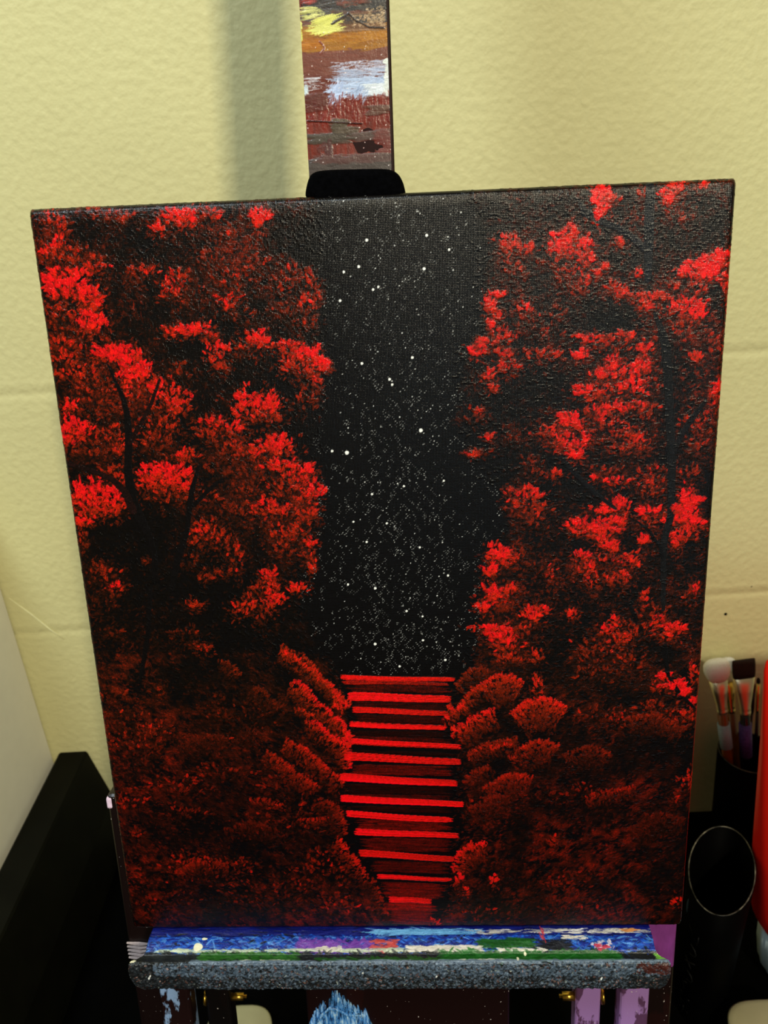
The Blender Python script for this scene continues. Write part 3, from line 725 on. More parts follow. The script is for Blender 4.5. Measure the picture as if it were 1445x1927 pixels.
msm(575, 740, 185, 232, (110, 26, 12), 260, L=0.0015, W=0.0008, ang=1.57, a=.5, spread=8)
msm(566, 735, 52, 88, (158, 100, 12), 260, L=0.009, W=0.0008, a=.85)
msm(630, 725, 58, 74, (170, 106, 10), 90, L=0.010, W=0.0006)
msm(566, 600, 74, 92, (176, 104, 8), 60, L=0.005, W=0.0010)
msm(620, 720, 30, 56, (112, 74, 44), 120, L=0.008, W=0.0008, a=.7)
msm(563, 735, -200, 40, (52, 50, 50), 320, L=0.006, W=0.0014, a=.8)
msm(570, 720, -200, 20, (92, 84, 74), 90, L=0.006, W=0.0007, a=.7)
msm(575, 590, 0, 8, (170, 70, 62), 14, L=0.003, W=0.0006)
msm(640, 700, 0, 10, (140, 62, 44), 16, L=0.003, W=0.0006, a=.6)
msm(568, 600, 14, 34, (206, 204, 118), 26, L=0.004, W=0.0006)
msm(600, 632, 32, 62, (226, 224, 110), 70, L=0.006, W=0.0006, ang=-0.2, a=.9, spread=8)
msm(590, 630, 50, 60, (230, 228, 120), 40, L=0.007, W=0.0004)
msm(564, 568, 44, 76, (220, 220, 110), 26, L=0.0010, W=0.0014)
msm(660, 724, 30, 50, (176, 142, 104), 160, L=0.0008, W=0.0004, a=.8, spread=22)
msm(690, 724, 14, 40, (180, 150, 112), 80, L=0.0008, W=0.0004, a=.8, spread=22)
for (px0, py0, px1, py1) in ((657, 26, 625, 46), (657, 26, 668, 38), (668, 38, 695, 52), (695, 52, 722, 53)):
    for t in np.linspace(0, 1, 14):
        gx, gy = mp.cell(*mpt(px0 + (px1 - px0) * t, py0 + (py1 - py0) * t)); mp.dab(gx, gy, 3, 1.6, 0.4, (40, 26, 22), .9, 2.0, streak=0)
# white-blue patch
msm(634, 735, 118, 134, (186, 190, 214), 80, L=0.006, W=0.0003, a=.75)
msm(640, 735, 132, 160, (176, 186, 214), 150, L=0.006, W=0.0004, a=.75)
msm(622, 735, 150, 178, (186, 204, 236), 190, L=0.005, W=0.0005, a=.85, ang=0.05)
msm(690, 735, 160, 178, (224, 232, 240), 120, L=0.004, W=0.0006, a=.9)
msm(724, 737, 112, 180, (228, 234, 228), 80, L=0.0012, W=0.0010, a=.95, spread=6)
msm(622, 645, 158, 194, (188, 204, 240), 60, L=0.004, W=0.0004, ang=-0.8, ja=.4)
msm(655, 690, 168, 184, (180, 198, 232), 44, L=0.004, W=0.0004, ang=-0.6, ja=.4)
msm(573, 600, 148, 172, (206, 206, 216), 22, L=0.004, W=0.0003)
msm(572, 578, 160, 180, (210, 226, 236), 24, L=0.0012, W=0.0010)
# red wood showing lower down, grey smears
msm(576, 735, 186, 226, (124, 28, 12), 160, L=0.0030, W=0.0007, ang=1.57, a=.6, spread=8)
msm(575, 610, 180, 208, (92, 38, 30), 70, L=0.004, W=0.001, a=.7, spread=5)
msm(700, 734, 200, 214, (96, 62, 50), 30, L=0.005, W=0.0008)
msm(628, 650, 226, 250, (78, 66, 50), 60, L=0.003, W=0.0012, spread=6)
msm(640, 665, 240, 250, (82, 68, 54), 24, L=0.005, W=0.0008, spread=6)
msm(668, 735, 250, 260, (82, 62, 56), 60, L=0.007, W=0.0008, spread=6)
msm(582, 655, 256, 267, (72, 62, 52), 70, L=0.006, W=0.0009, spread=6)
msm(712, 738, 244, 290, (108, 50, 44), 60, L=0.004, W=0.0012, spread=6, a=.6)
msm(600, 625, 268, 300, (84, 50, 48), 44, L=0.002, W=0.0012, ang=1.57, spread=6, a=.7)
msm(584, 740, 302, 326, (72, 62, 58), 340, L=0.008, W=0.0011, spread=5, a=.85)
msm(690, 738, 292, 302, (84, 60, 56), 60, L=0.006, W=0.0009, spread=6)
msm(600, 690, 296, 304, (88, 56, 52), 50, L=0.006, W=0.0009, spread=6, a=.7)
msm(686, 720, 324, 329, (120, 36, 18), 22, L=0.003, W=0.0005)
for t in np.linspace(0, 1, 90):   # ridge of dried paint
    gx, gy = mp.cell(*mpt(580 + 100 * t, 228 + 5 * t)); mp.dab(gx, gy, 2.5, 1.3, 0, (48, 16, 12), .9, 2.4, streak=0)
for t in np.linspace(0, 1, 60):
    gx, gy = mp.cell(*mpt(602 + (8 * math.sin(t * 3)), 80 + 22 * t)); mp.dab(gx, gy, 2.2, 1.6, 1.5, (120, 60, 44), .8, 2.6, streak=0)
for k in range(56):
    px, py = RNG.uniform(570, 735), RNG.uniform(60, 322)
    gx, gy = mp.cell(*mpt(px, py)); mp.dab(gx, gy, RNG.uniform(.8, 1.5), RNG.uniform(.8, 1.3), 0, (226, 214, 212), .8, 1.0, streak=0)
GXm = mp.x0 + np.arange(mw_) * mp.res; GYm = mp.y0 - np.arange(mh_) * mp.res
hm = np.minimum(mp.t, 4) * 0.00012 + smooth_noise(mh_, mw_, 40, RNG, 2) * 0.0003
Pg = np.stack([np.repeat(GXm[None], mh_, 0), np.repeat(GYm[:, None], mw_, 1), MZ + hm], -1)
M_MAST = paint_material('smeared_paint_on_wood', 0.33, False, 0.25, 500)
b = bmesh.new(); box(b, -0.0404, 0.0106, -0.62, 0.80, -0.044, MZ + 0.0001, 0.0012, 3)
mast = obj('mast', b, M_MAROON, easel)
link('paint_layer', grid_mesh('mast_paint', Pg, srgb(np.clip(mp.c, 0, 255))), M_MAST, mast, False)['label'] = 'smeared yellow, white, rust and grey paint'

# upper canvas clamp
b = bmesh.new()
rings = []
for z, ins in ((-0.0235, 0.002), (-0.0225, 0.0), (-0.008, 0.0), (-0.0045, 0.0012), (-0.0025, 0.004)):
    r_ = []
    out = [(-0.0425, 0.2500), (-0.0415, 0.2575), (-0.0400, 0.2625), (-0.0385, 0.2660), (-0.0360, 0.2682), (-0.030, 0.2692), (-0.012, 0.2688), (0.004, 0.2685), (0.0100, 0.2676), (0.0138, 0.2650), (0.0160, 0.2605), (0.0172, 0.2550), (0.0175, 0.2500)]
    for (x, y) in out:
        cx_, cy_2 = -0.0125, 0.255
        k = 1 - ins / 0.03
        r_.append((cx_ + (x - cx_) * k, cy_2 + (y - cy_2) * (1 - ins / 0.014), z))
    rings.append(r_)
loft(b, rings)
cl = obj('canvas_clamp', b, M_CLOTH, easel, True)
sb = cl.modifiers.new('soft', 'SUBSURF'); sb.levels = 1; sb.render_levels = 2
cl['label'] = 'black padded clamp'

# side posts
def post(xa, xb, ytop, ybot, z0, z1, mat, name='side_post', bev=0.003):
    bb = bmesh.new(); box(bb, xa, xb, ybot, ytop, z0, z1, bev, 3); return obj(name, bb, mat, easel)


def splatter_wood(name, base, blot, thr=0.70, scale=25, z_top=None, top_col=None):
    m = NT(name, 0.38, 0.4)
    v = m.coord((1, 0.35, 1))
    n1 = m.noise(v, scale, 5, 0.6)
    c = m.ramp(n1, [(0.0, rgba(*base)), (thr - 0.03, rgba(*base)), (thr, rgba(*blot)), (1.0, rgba(*blot))])
    v2 = m.coord()
    n2 = m.noise(v2, 420, 2, 0.5)
    sp = m.ramp(n2, [(0.0, (0, 0, 0, 1)), (0.735, (0, 0, 0, 1)), (0.75, (1, 1, 1, 1))])
    mx = m.n('ShaderNodeMix', data_type='RGBA'); m.l(sp, mx.inputs[0]); m.l(c, mx.inputs[6]); mx.inputs[7].default_value = rgba(205, 195, 190)
    outc = mx.outputs[2]
    if z_top is not None:
        sx = m.n('ShaderNodeSeparateXYZ'); m.l(v2, sx.inputs[0])
        gt = m.n('ShaderNodeMath', operation='GREATER_THAN'); m.l(sx.outputs[1], gt.inputs[0]); gt.inputs[1].default_value = z_top
        n3 = m.noise(m.coord((3, 1, 1)), 60, 4)
        tc = m.ramp(n3, [(0.3, rgba(*[q * 0.8 for q in top_col])), (0.7, rgba(*top_col))])
        m2 = m.n('ShaderNodeMix', data_type='RGBA'); m.l(gt.outputs[0], m2.inputs[0]); m.l(outc, m2.inputs[6]); m.l(tc, m2.inputs[7]); outc = m2.outputs[2]
    m.l(outc, m.b.inputs['Base Color']); m.bump(n1, 0.3, 0.0008)
    return m.m


M_POSTR = splatter_wood('post_purple_top', (16, 3, 2), (26, 5, 4), 0.6, 25, -0.318, (134, 60, 138))
M_POSTL = splatter_wood('post_left', (14, 3, 3), (22, 6, 6), 0.66, 30)
M_LILAC = splatter_wood('lilac_strip', (150, 112, 172), (84, 52, 84), 0.56, 60)
M_BLUEW = splatter_wood('pale_blue_strip', (24, 7, 7), (124, 150, 186), 0.53, 55)
M_DARKW = splatter_wood('dark_wood', (5, 2, 2), (9, 3, 3), 0.66, 30)
M_CENTER = splatter_wood('centre_board', (20, 3, 3), (28, 5, 4), 0.62, 30)
pl = post(-0.2212, -0.188, -0.157, -1.31, -0.045, -0.028, M_POSTL, bev=0.004)
b = bmesh.new(); box(b, -0.2216, -0.2170, -0.1690, -0.1595, -0.0400, -0.0276, 0.0018, 2); d_ = obj('smear_or_highlight', b, plain('pink_white_highlight', (226, 200, 222), 0.5, 0.3, nscale=400), pl); d_['label'] = 'pinkish white highlight built as a patch on the post end'  # small pale block colours in the highlight on the post end
b = bmesh.new()
for k in range(5): tube(b, [(-0.2216, -0.292 - 0.0035 * k, -0.0275), (-0.211, -0.2925 - 0.0035 * k, -0.0268), (-0.203, -0.293 - 0.003 * k, -0.0272)], [0.0008, 0.0017, 0.0006], 6)
obj('smear_or_highlight', b, plain('grey_white_paint', (176, 160, 160), 0.5, 0.3, nscale=400), pl)
post(0.1815, 0.2102, -0.157, -1.31, -0.045, -0.028, M_POSTR, bev=0.004)['label'] = 'purple-painted side post'
post(0.1640, 0.1862, -0.285, -0.95, -0.026, -0.010, M_LILAC, 'lower_slat')['label'] = 'lilac-painted slat'
post(0.1330, 0.1532, -0.285, -0.95, -0.040, -0.024, M_LILAC, 'lower_slat')['label'] = 'lilac-painted slat'
post(-0.1940, -0.1700, -0.285, -0.95, -0.026, -0.010, M_BLUEW, 'lower_slat')['label'] = 'slat smeared pale blue'
post(-0.1630, -0.1425, -0.285, -0.95, -0.040, -0.024, M_DARKW, 'lower_slat')
post(-0.0790, 0.0800, -0.285, -0.95, -0.0245, -0.012, M_CENTER, 'centre_board')
b = bmesh.new(); box(b, -0.235, 0.225, -1.325, -1.27, -0.06, -0.02, 0.004); obj('foot_rail', b, M_MAROON, easel)
b = bmesh.new(); box(b, -0.215, 0.205, -0.92, -0.87, -0.028, -0.010, 0.003)
obj('cross_rail', b, M_MAROON, easel)
# brass bolts under the tray
def bolt(x0, x1, y, z=-0.020, r=0.0045):
    bb = bmesh.new()
    tube(bb, [(x0, y, z), (x0 + (x1 - x0) * 0.2, y, z), (x0 + (x1 - x0) * 0.21, y, z), (x1, y, z)], [r * 0.5, r * 0.5, r, r], 12)
    return obj('bolt', bb, M_BRASS, easel, True)
bolt(0.121, 0.133, -0.346, -0.028, 0.0034); bolt(0.1532, 0.1560, -0.346, -0.028, 0.006); bolt(-0.130, -0.1425, -0.346, -0.028, 0.0030); bolt(-0.1655, -0.1630, -0.349, -0.030, 0.006)
# blob of blue paint on the centre board
b = bmesh.new()
def cb(px, py, z=-0.011): q = on_canvas(px, py, z); return float(q[0]), float(q[1])
for i in range(60):
    px = RNG.uniform(586, 688); tp_ = float(np.interp(px, [585, 600, 615, 625, 640, 660, 690], [1912, 1888, 1882, 1862, 1868, 1888, 1900])) + RNG.uniform(0, 10)
    x, top = cb(px, tp_); l_ = RNG.uniform(0.012, 0.05); dx_ = RNG.normal(0.001, .003)
    tube(b, [(x, top, -0.0122), (x + dx_ * .3, top - l_ * .3, -0.0112 + RNG.uniform(0, .0010)), (x + dx_, top - l_ * .7, -0.0112), (x + dx_, top - l_, -0.0122)], [0.0005, 0.0016, 0.0020, 0.0005], 6)
tube(b, [(*cb(588, 1932), -0.0105), (*cb(606, 1905), -0.0095), (*cb(622, 1893), -0.009), (*cb(638, 1896), -0.009), (*cb(652, 1906), -0.0095), (*cb(684, 1911), -0.0108)], [0.0010, 0.0016, 0.0018, 0.0016, 0.0013, 0.0008], 8)
m = NT('brushed_blue_paint', 0.4, 0.4); v = m.coord((1, 0.2, 1)); n_ = m.noise(v, 400, 4, 0.7)
m.l(m.ramp(n_, [(0.38, rgba(20, 44, 84)), (0.5, rgba(60, 128, 196)), (0.66, rgba(176, 208, 226))]), m.b.inputs['Base Color'])
o_ = obj('dried_paint', b, m.m, easel, True); o_['label'] = 'thick blue dried paint'

# tray: ledge and thick encrusted front lip
XA, XB = -0.1985, 0.1875
prof = [(-0.2548, -0.020), (-0.2548, 0.0005), (-0.2556, 0.0050), (-0.2552, 0.0058), (-0.2560, 0.0100), (-0.2582, 0.0160), (-0.2604, 0.0172), (-0.2606, 0.0200), (-0.2600, 0.0238), (-0.2608, 0.0256), (-0.2640, 0.0262), (-0.2720, 0.0260), (-0.2800, 0.0255), (-0.2836, 0.0244), (-0.2845, 0.020), (-0.2845, -0.020)]
prof = np.array(prof); sg_ = np.hypot(*(prof[1:] - prof[:-1]).T); cs = np.concatenate([[0], np.cumsum(sg_)]); TR = 0.00033
ns = int(cs[-1] / TR); ts = np.linspace(0, cs[-1], ns)
py_ = np.interp(ts, cs, prof[:, 0]); pz_ = np.interp(ts, cs, prof[:, 1])
nxc = int((XB - XA) / TR); tp = Painter(ns, nxc, TR, XA, 0.0, (16, 18, 20))     # painter "y" is minus the arc length
def arc_of(z=None, y=None):
    if z is not None: return float(np.interp(z, prof[:9, 1], cs[:9]))
    return float(np.interp(-y, -prof[9:14, 0], cs[9:14]))
def tsm(px0, px1, s0, s1, col, n, **kw):
    xa_ = on_canvas(px0, 1790, 0.012)[0]; xb_ = on_canvas(px1, 1790, 0.012)[0]
    smear(tp, xa_, xb_, -s1, -s0, col, n, **kw)
sA, sB, sC, sD, sE, sF = arc_of(z=0.0), arc_of(z=0.0055), arc_of(z=0.0165), arc_of(z=0.0238), arc_of(y=-0.2645), arc_of(y=-0.2836)
tsm(250, 1250, sA - .004, sB, (8, 18, 110), 700, L=0.010, W=0.0009, spread=10)
tsm(250, 1240, sB, sC, (24, 90, 205), 1500, L=0.004, W=0.0009, spread=22, ang=0.1, ja=.5)
tsm(250, 1240, sB, sC, (14, 30, 130), 480, L=0.004, W=0.0008, spread=14, ja=.5)
tsm(250, 1240, sB, sC, (86, 150, 225), 240, L=0.003, W=0.0007, spread=18, ja=.5)
tsm(560, 700, sB + .003, sC, (120, 62, 168), 260, L=0.003, W=0.001, spread=14, ja=.6)
tsm(700, 745, sB + .003, sC, (206, 76, 70), 70, L=0.003, W=0.001, spread=14)
tsm(700, 900, sA, sB - .001, (110, 180, 232), 110, L=0.009, W=0.0006)
tsm(880, 1240, sA, sB - .002, (206, 200, 188), 110, L=0.005, W=0.0006, spread=26)
tsm(1180, 1200, sA, sA + .003, (220, 140, 70), 12, L=0.004, W=0.0008)
tsm(900, 1000, sB + .003, sC - .003, (18, 84, 20), 140, L=0.005, W=0.0008)
tsm(1015, 1070, sB + .004, sC, (20, 22, 30), 90, L=0.004, W=0.001)
tsm(1062, 1100, sB, sB + .003, (236, 226, 206), 24, L=0.004, W=0.0008)
tsm(1110, 1150, sB + .004, sC - .001, (228, 214, 222), 34, L=0.0014, W=0.001, ja=1.5)
tsm(1120, 1140, sB + .007, sC, (208, 50, 76), 16, L=0.003, W=0.0008)
tsm(1018, 1026, sA, sB + .004, (210, 60, 70), 12, L=0.003, W=0.0006, ang=1.4)
tsm(300, 900, sC - .0022, sC - .0004, (196, 208, 178), 230, L=0.004, W=0.0008, spread=14)
tsm(770, 905, sC - .004, sC - .0005, (228, 220, 204), 170, L=0.004, W=0.0009, spread=10)
tsm(600, 640, sC - .004, sC - .001, (224, 216, 196), 30, L=0.003, W=0.001, spread=8)
tsm(940, 1020, sC - .002, sC, (226, 220, 204), 60, L=0.004, W=0.0007, spread=8)
tsm(240, 1260, sC, sD, (22, 26, 28), 700, L=0.004, W=0.0009, spread=8, ja=.5)
tsm(380, 560, sC + .0005, sD - .001, (36, 98, 20), 260, L=0.004, W=0.0009, spread=12, ja=.4)
tsm(600, 850, sD - .0035, sD - .001, (30, 88, 22), 150, L=0.004, W=0.0009, spread=12, ja=.4)
tsm(835, 1155, sC + .0002, sD - .0006, (16, 92, 20), 620, L=0.005, W=0.0010, spread=12, ja=.4)
tsm(1225, 1250, sC + .002, sD, (130, 200, 80), 50, L=0.0014, W=0.001, ja=1)
tsm(455, 545, sD - .0015, sD, (232, 224, 200), 26, L=0.004, W=0.0008, spread=6)
tsm(866, 945, sD - .0016, sD, (224, 218, 206), 40, L=0.003, W=0.0009, spread=6)
tsm(370, 1262, sD - .001, sD + .0018, (120, 138, 156), 520, L=0.004, W=0.0010, spread=10)
tsm(235, 1262, sD + .001, sF + .002, (44, 52, 60), 3000, L=0.0012, W=0.0009, spread=14, ja=1.2)
tsm(235, 1262, sD + .001, sF + .002, (22, 26, 32), 1700, L=0.0010, W=0.0006, spread=6, ja=1.5)
tsm(300, 1262, sD + .001, sE + .006, (84, 102, 122), 2600, L=0.0012, W=0.0008, spread=18, ja=1.0)
tsm(380, 1180, sE, sF, (84, 100, 118), 1800, L=0.0011, W=0.0007, spread=16, ja=1.5)
tsm(235, 1262, sD + .002, sF, (110, 70, 60), 380, L=0.0010, W=0.0006, spread=30, ja=1.5)
tsm(235, 1262, sD + .002, sF, (150, 160, 150), 160, L=0.0008, W=0.0005, spread=30, ja=1.5)
tsm(1190, 1255, sD + .002, sE + .004, (70, 26, 20), 120, L=0.002, W=0.0009, spread=10, ja=1)
for (px, s_, rx, ry) in ((375, (sB + sC) / 2 + .002, .0036, .0030), (258, sD - .001, .0036, .0016), (243, sD - .0016, .0018, .0012), (384, sB + .002, .0022, .001), (1235, sC + .001, .002, .0012), (985, sC + .0015, .001, .0018), (970, sD - .002, .001, .0018)):
    x_ = on_canvas(px, 1790, 0.012)[0]; gx, gy = tp.cell(x_, -s_); tp.dab(gx, gy, rx / TR, ry / TR, 0, (236, 230, 196), 1, 2.5, streak=0, hard=4)
for (px, sy) in ((282, .012), (279, .014), (682, .009), (820, .012), (1130, .014)):
    x_ = on_canvas(px, 1830, 0.025)[0]; gx, gy = tp.cell(x_, -(sD + sy)); tp.dab(gx, gy, 4, 2, 1.9, (226, 228, 226), 1, 2.5, streak=0, hard=4)
u_ = np.linspace(0, 1, nxc)[None]; crust = smooth_noise(ns, nxc, 5.5, RNG, 2); lump = smooth_noise(ns, nxc, 40, RNG, 2)
sArr = ts[:, None]
front = np.clip((sArr - sD + .001) / .002, 0, 1) * np.clip((sF + .001 - sArr) / .001, 0, 1)
amp = 0.0002 + 0.0010 * front
Hh = (crust - 0.5) * amp + (lump - 0.5) * 0.0014 + np.minimum(tp.t, 3) * 0.00012
ty_ = np.gradient(py_); tz_ = np.gradient(pz_); ln = np.hypot(ty_, tz_) + 1e-9
nyv, nzv = tz_ / ln, -ty_ / ln            # outward normal of the profile
X = XA + (XB - XA) * u_
# the ledge is narrower towards the back, the lip ends are rounded
inset = np.interp(pz_, [-0.02, 0.004, 0.016, 0.0235, 0.0262], [0.012, 0.010, 0.0105, 0.0015, 0.0])[:, None] + np.interp(py_, [-0.2845, -0.279, -0.270], [0.010, 0.003, 0.0])[:, None]
Xc = np.clip(X, XA + inset + 0.001 * (lump - .5), XB - inset * 0.75 + 0.001 * (lump - .5))
Pt = np.stack([Xc + 0 * Hh, py_[:, None] + nyv[:, None] * Hh, pz_[:, None] + nzv[:, None] * Hh], -1)
tray = link('tray', grid_mesh('tray', Pt, srgb(np.clip(tp.c, 0, 255))), paint_material('encrusted_paint', 0.42, False, 0.35, 600), easel, False)
tray['label'] = 'ledge thickly crusted with blue, green and grey paint'
for xe, ys in ((XA, 1), (XB, -1)):
    b = bmesh.new()
    vs = [bm_v for bm_v in [b.verts.new((xe + ys * (float(np.interp(z, [-0.02, 0.004, 0.016, 0.0235, 0.0262], [0.012, 0.010, 0.0105, 0.0015, 0.0])) * (1 if ys > 0 else .75) + float(np.interp(y, [-0.2845, -0.279, -0.270], [0.010, 0.003, 0.0])) + 0.0008), y - 0.0003, z - 0.0005)) for (y, z) in prof]]
    b.faces.new(vs); obj('tray_end', b, M_MAROON, tray)

# ------------------------------------------------------------------ things on the desk
DESK = 0.7155


def ring(cx_, cy_, z, rx, ry, rot=0.0, n=48, pw=2.0):
    out = []
    for k in range(n):
        t = 2 * math.pi * k / n; c, s_ = math.cos(t), math.sin(t)
        x = rx * math.copysign(abs(c) ** (2 / pw), c); y = ry * math.copysign(abs(s_) ** (2 / pw), s_)
        out.append((cx_ + x * math.cos(rot) - y * math.sin(rot), cy_ + x * math.sin(rot) + y * math.cos(rot), z))
    return out


def rim_material():  # pale grey covers the worn edge and a rim highlight put into the colour
    m = NT('worn_highlit_rim', 0.35, 0.4); v = m.coord(); n_ = m.noise(v, 55, 4, 0.7)
    m.l(m.ramp(n_, [(0.40, rgba(10, 10, 10)), (0.55, rgba(88, 86, 80)), (0.70, rgba(170, 166, 148))]), m.b.inputs['Base Color']); return m.m


M_RIM = rim_material()


def vessel(name, label, cat, cx_, cy_, rx, ry, rot, h, taper, wall=0.002, pw=2.0):
    t = thing(name, label, cat, (cx_, cy_, DESK))
    b = bmesh.new(); R_ = []
    for z, k in ((0, taper), (h * 0.02, taper + .01), (h * 0.5, (1 + taper) / 2), (h, 1.0)): R_.append(ring(0, 0, z, rx * k, ry * k, rot, pw=pw))
    k = 1 - wall / rx
    R_.append(ring(0, 0, h, rx * k, ry * k, rot, pw=pw)); R_.append(ring(0, 0, h * 0.5, rx * k * (1 + taper) / 2, ry * k * (1 + taper) / 2, rot, pw=pw)); R_.append(ring(0, 0, 0.004, rx * k * taper, ry * k * taper, rot, pw=pw))
    loft(b, R_); obj('body', b, M_BLACK2, t, True)
    b = bmesh.new(); pts = ring(0, 0, h, rx * (1 - wall / rx / 2), ry * (1 - wall / rx / 2), rot, 72, pw=pw)
    rr = 0.00052
    rings_ = []
    for i, p in enumerate(pts):
        a_ = Vector(pts[(i + 1) % 72]) - Vector(pts[i - 1]); a_.normalize(); nn = Vector((a_.y, -a_.x, 0))
        rings_.append([Vector(p) + nn * rr * math.cos(q) + Vector((0, 0, rr * math.sin(q))) for q in [k_ * math.pi / 3 for k_ in range(6)]])
    vv = [[b.verts.new(p) for p in r] for r in rings_]
    for i in range(72):
        for j in range(6): b.faces.new((vv[i][j], vv[i][(j + 1) % 6], vv[(i + 1) % 72][(j + 1) % 6], vv[(i + 1) % 72][j]))
    obj('rim', b, M_RIM, t, True)['label'] = 'worn grey rim with a highlight in its colour'
    return t


bin_ = vessel('oval_bin', 'empty black oval bin on the desk in front of the brush cup', 'bin', 0.3131, -0.2504, 0.0321, 0.0603, math.radians(-28), 0.1845, 0.86)
b = bmesh.new(); bmesh.ops.create_uvsphere(b, u_segments=12, v_segments=8, radius=1, matrix=Matrix.Translation((-0.0385, -0.0200, 0.158)) @ Matrix.Diagonal((0.0016, 0.0016, 0.011, 1)))
obj('paint_drip', b, plain('grey_blue_paint', (70, 86, 100), 0.4, 0.4), bin_, True)
# faint lettering running down the side
b = bmesh.new()
def glyph(strokes, zc):
    for st in strokes:
        pts = []
        for (u, v_) in st:
            a_ = math.radians(212 + u * 11); zz = zc + v_ * 0.008
            kk = 0.86 + 0.14 * zz / 0.1845
            x = 0.0324 * kk * math.cos(a_ + math.radians(28)); y = 0.0606 * kk * math.sin(a_ + math.radians(28)); r_ = math.radians(-28)
            pts.append((x * math.cos(r_) - y * math.sin(r_), x * math.sin(r_) + y * math.cos(r_), zz))
        tube(b, pts, 0.0006, 5)
arc_c = [(-.2, .9), (.7, .6), (1, 0), (.7, -.6), (-.2, -.9)]
glyph([[(-1, -.8), (-1, .8), (1, -.8), (1, .8)]], 0.135); glyph([arc_c], 0.113); glyph([[(-1, -.6), (0, .2), (1, .9)], [(-1, .4), (.4, -.6)]], 0.091); glyph([arc_c], 0.071); glyph([[(0, .9), (-.8, .2), (-.4, -.8)]], 0.052); glyph([[(-1, 0), (1, .2)]], 0.035); glyph([[(-1, -.9), (1, 0), (-1, .9)], [(0, -.5), (0, .5)]], 0.016)
obj('lettering', b, plain('faded_grey_print', (13, 13, 14), 0.6, 0.2), bin_, True)

cup = vessel('brush_cup', 'black round cup full of paintbrushes against the wall, behind the oval bin', 'cup', 0.4280, -0.0560, 0.0378, 0.0378, 0, 0.1550, 0.80)


def brush(name, label, foot, head, kind, wid, fer_mat, hand_mat, bris_mat, fer_len, bris_len, extras=(), flat=0.35, yaw=0.0):
    """foot, head: world points; the brush is built upright along z and then tilted"""
    foot, head = Vector(foot), Vector(head); L = (head - foot).length
    q = Vector((0, 0, 1)).rotation_difference((head - foot).normalized())
    mw = Matrix.Translation(foot) @ q.to_matrix().to_4x4() @ Matrix.Rotation(yaw, 4, 'Z')
    t = thing(name, label, 'paintbrush', mw=mw, group='paintbrushes in the black cup')
    zb = L - bris_len; zf = zb - fer_len; n = 20
    hw = min(wid * 0.30, 0.0065) if kind != 'thin' else 0.0022
    b = bmesh.new(); R_ = []
    for z, r in ((0, hw * .35), (0.01, hw * .5), (zf * .5, hw * .75), (zf * .82, hw * 1.1), (zf + 0.002, hw * .82)): R_.append(ring(0, 0, z, r, r, n=n))
    loft(b, R_); obj('handle', b, hand_mat, t, True)
    b = bmesh.new(); R_ = []
    for z, r, fl in ((zf - 0.001, hw * .92, 1), (zf + 0.003, hw * 1.05, 1), (zf + 0.0045, hw * .92, 1), (zf + 0.007, hw * 1.04, 1), (zf + 0.010, hw * 1.0, .95), (zf + fer_len * .6, (hw + wid * .5) / 2, .62 if kind == 'flat' else .9), (zb, wid * .5, flat if kind == 'flat' else .7 if kind == 'mop' else 1)):
        R_.append(ring(0, 0, z, r, max(r * fl, 0.0012), n=n, pw=2.2))
    loft(b, R_); obj('ferrule', b, fer_mat, t, True)
    b = bmesh.new(); R_ = []
    if kind == 'flat': ps = ((-.001, .49, flat), (.3, .52, flat * .9), (.75, .53, flat * .6), (.97, .52, flat * .3), (1.0, .49, flat * .22))
    elif kind == 'mop': ps = ((-.001, .47, .7), (.2, .60, .8), (.5, .70, .85), (.78, .68, .8), (.93, .56, .7), (1.0, .34, .5))
    else: ps = ((-.001, .45, 1), (.4, .5, 1), (.8, .4, 1), (1.0, .1, 1))
    for zz, k, fl in ps:
        rg = ring(0, 0, zb + bris_len * zz, wid * k, wid * k * fl, n=n, pw=3 if kind == 'flat' else 2)
        if kind == 'mop': rg = [(x * RNG.uniform(.985, 1.015), y, z + RNG.normal(0, .0002)) for x, y, z in rg]
        R_.append(rg)
    loft(b, R_); obj('bristles', b, bris_mat, t, True)
    for (za, zb_, mat, nm) in extras:
        b = bmesh.new(); k = [hw * (0.75 + 0.35 * min(z_ / (zf * .82), 1)) + .0005 for z_ in (za, zb_)]
        loft(b, [[p for p in ring(0, 0, za, k[0], k[0], n=n)], ring(0, 0, zb_, k[1], k[1], n=n)]); obj(nm, b, mat, t, True)
    return t


brush('paintbrush', 'white-bristled brush with a pale blue patch on its brown handle, leftmost in the cup', (0.4260, -0.076, 0.722), (0.3735, -0.045, 1.0060), 'mop', 0.0225, M_STEEL, M_BROWN, M_BRIST_W, 0.046, 0.027, [(0.165, 0.200, M_TAPE, 'paint_patch')])
brush('paintbrush', 'white mop brush with plain brown handle, second from the left in the black cup', (0.4410, -0.056, 0.722), (0.3985, -0.018, 0.9880), 'mop', 0.0170, M_GOLD, M_BROWN, M_BRIST_W, 0.046, 0.030)
brush('paintbrush', 'wide flat brush with dark brown bristles and black handle in the black cup', (0.4350, -0.084, 0.722), (0.4092, -0.040, 1.0017), 'flat', 0.0265, M_STEEL, M_BLACKH, M_BRIST_B, 0.050, 0.024, [(0.150, 0.196, M_PURPLE, 'paint_patch')])
brush('paintbrush', 'thin round brush with black tip and gold ferrule beside the red tube', (0.4500, -0.062, 0.722), (0.4366, -0.030, 0.9655), 'thin', 0.0048, M_GOLD, M_BLACKH, M_BRIST_K, 0.040, 0.008)
brush('paintbrush', 'thin brush with dark red-brown tip just left of the black-tipped one', (0.4430, -0.036, 0.722), (0.4402, -0.018, 0.9470), 'thin', 0.0030, M_BLACKH, M_BLACKH, plain('red_brown_bristle', (86, 30, 12), 0.6), 0.030, 0.014)

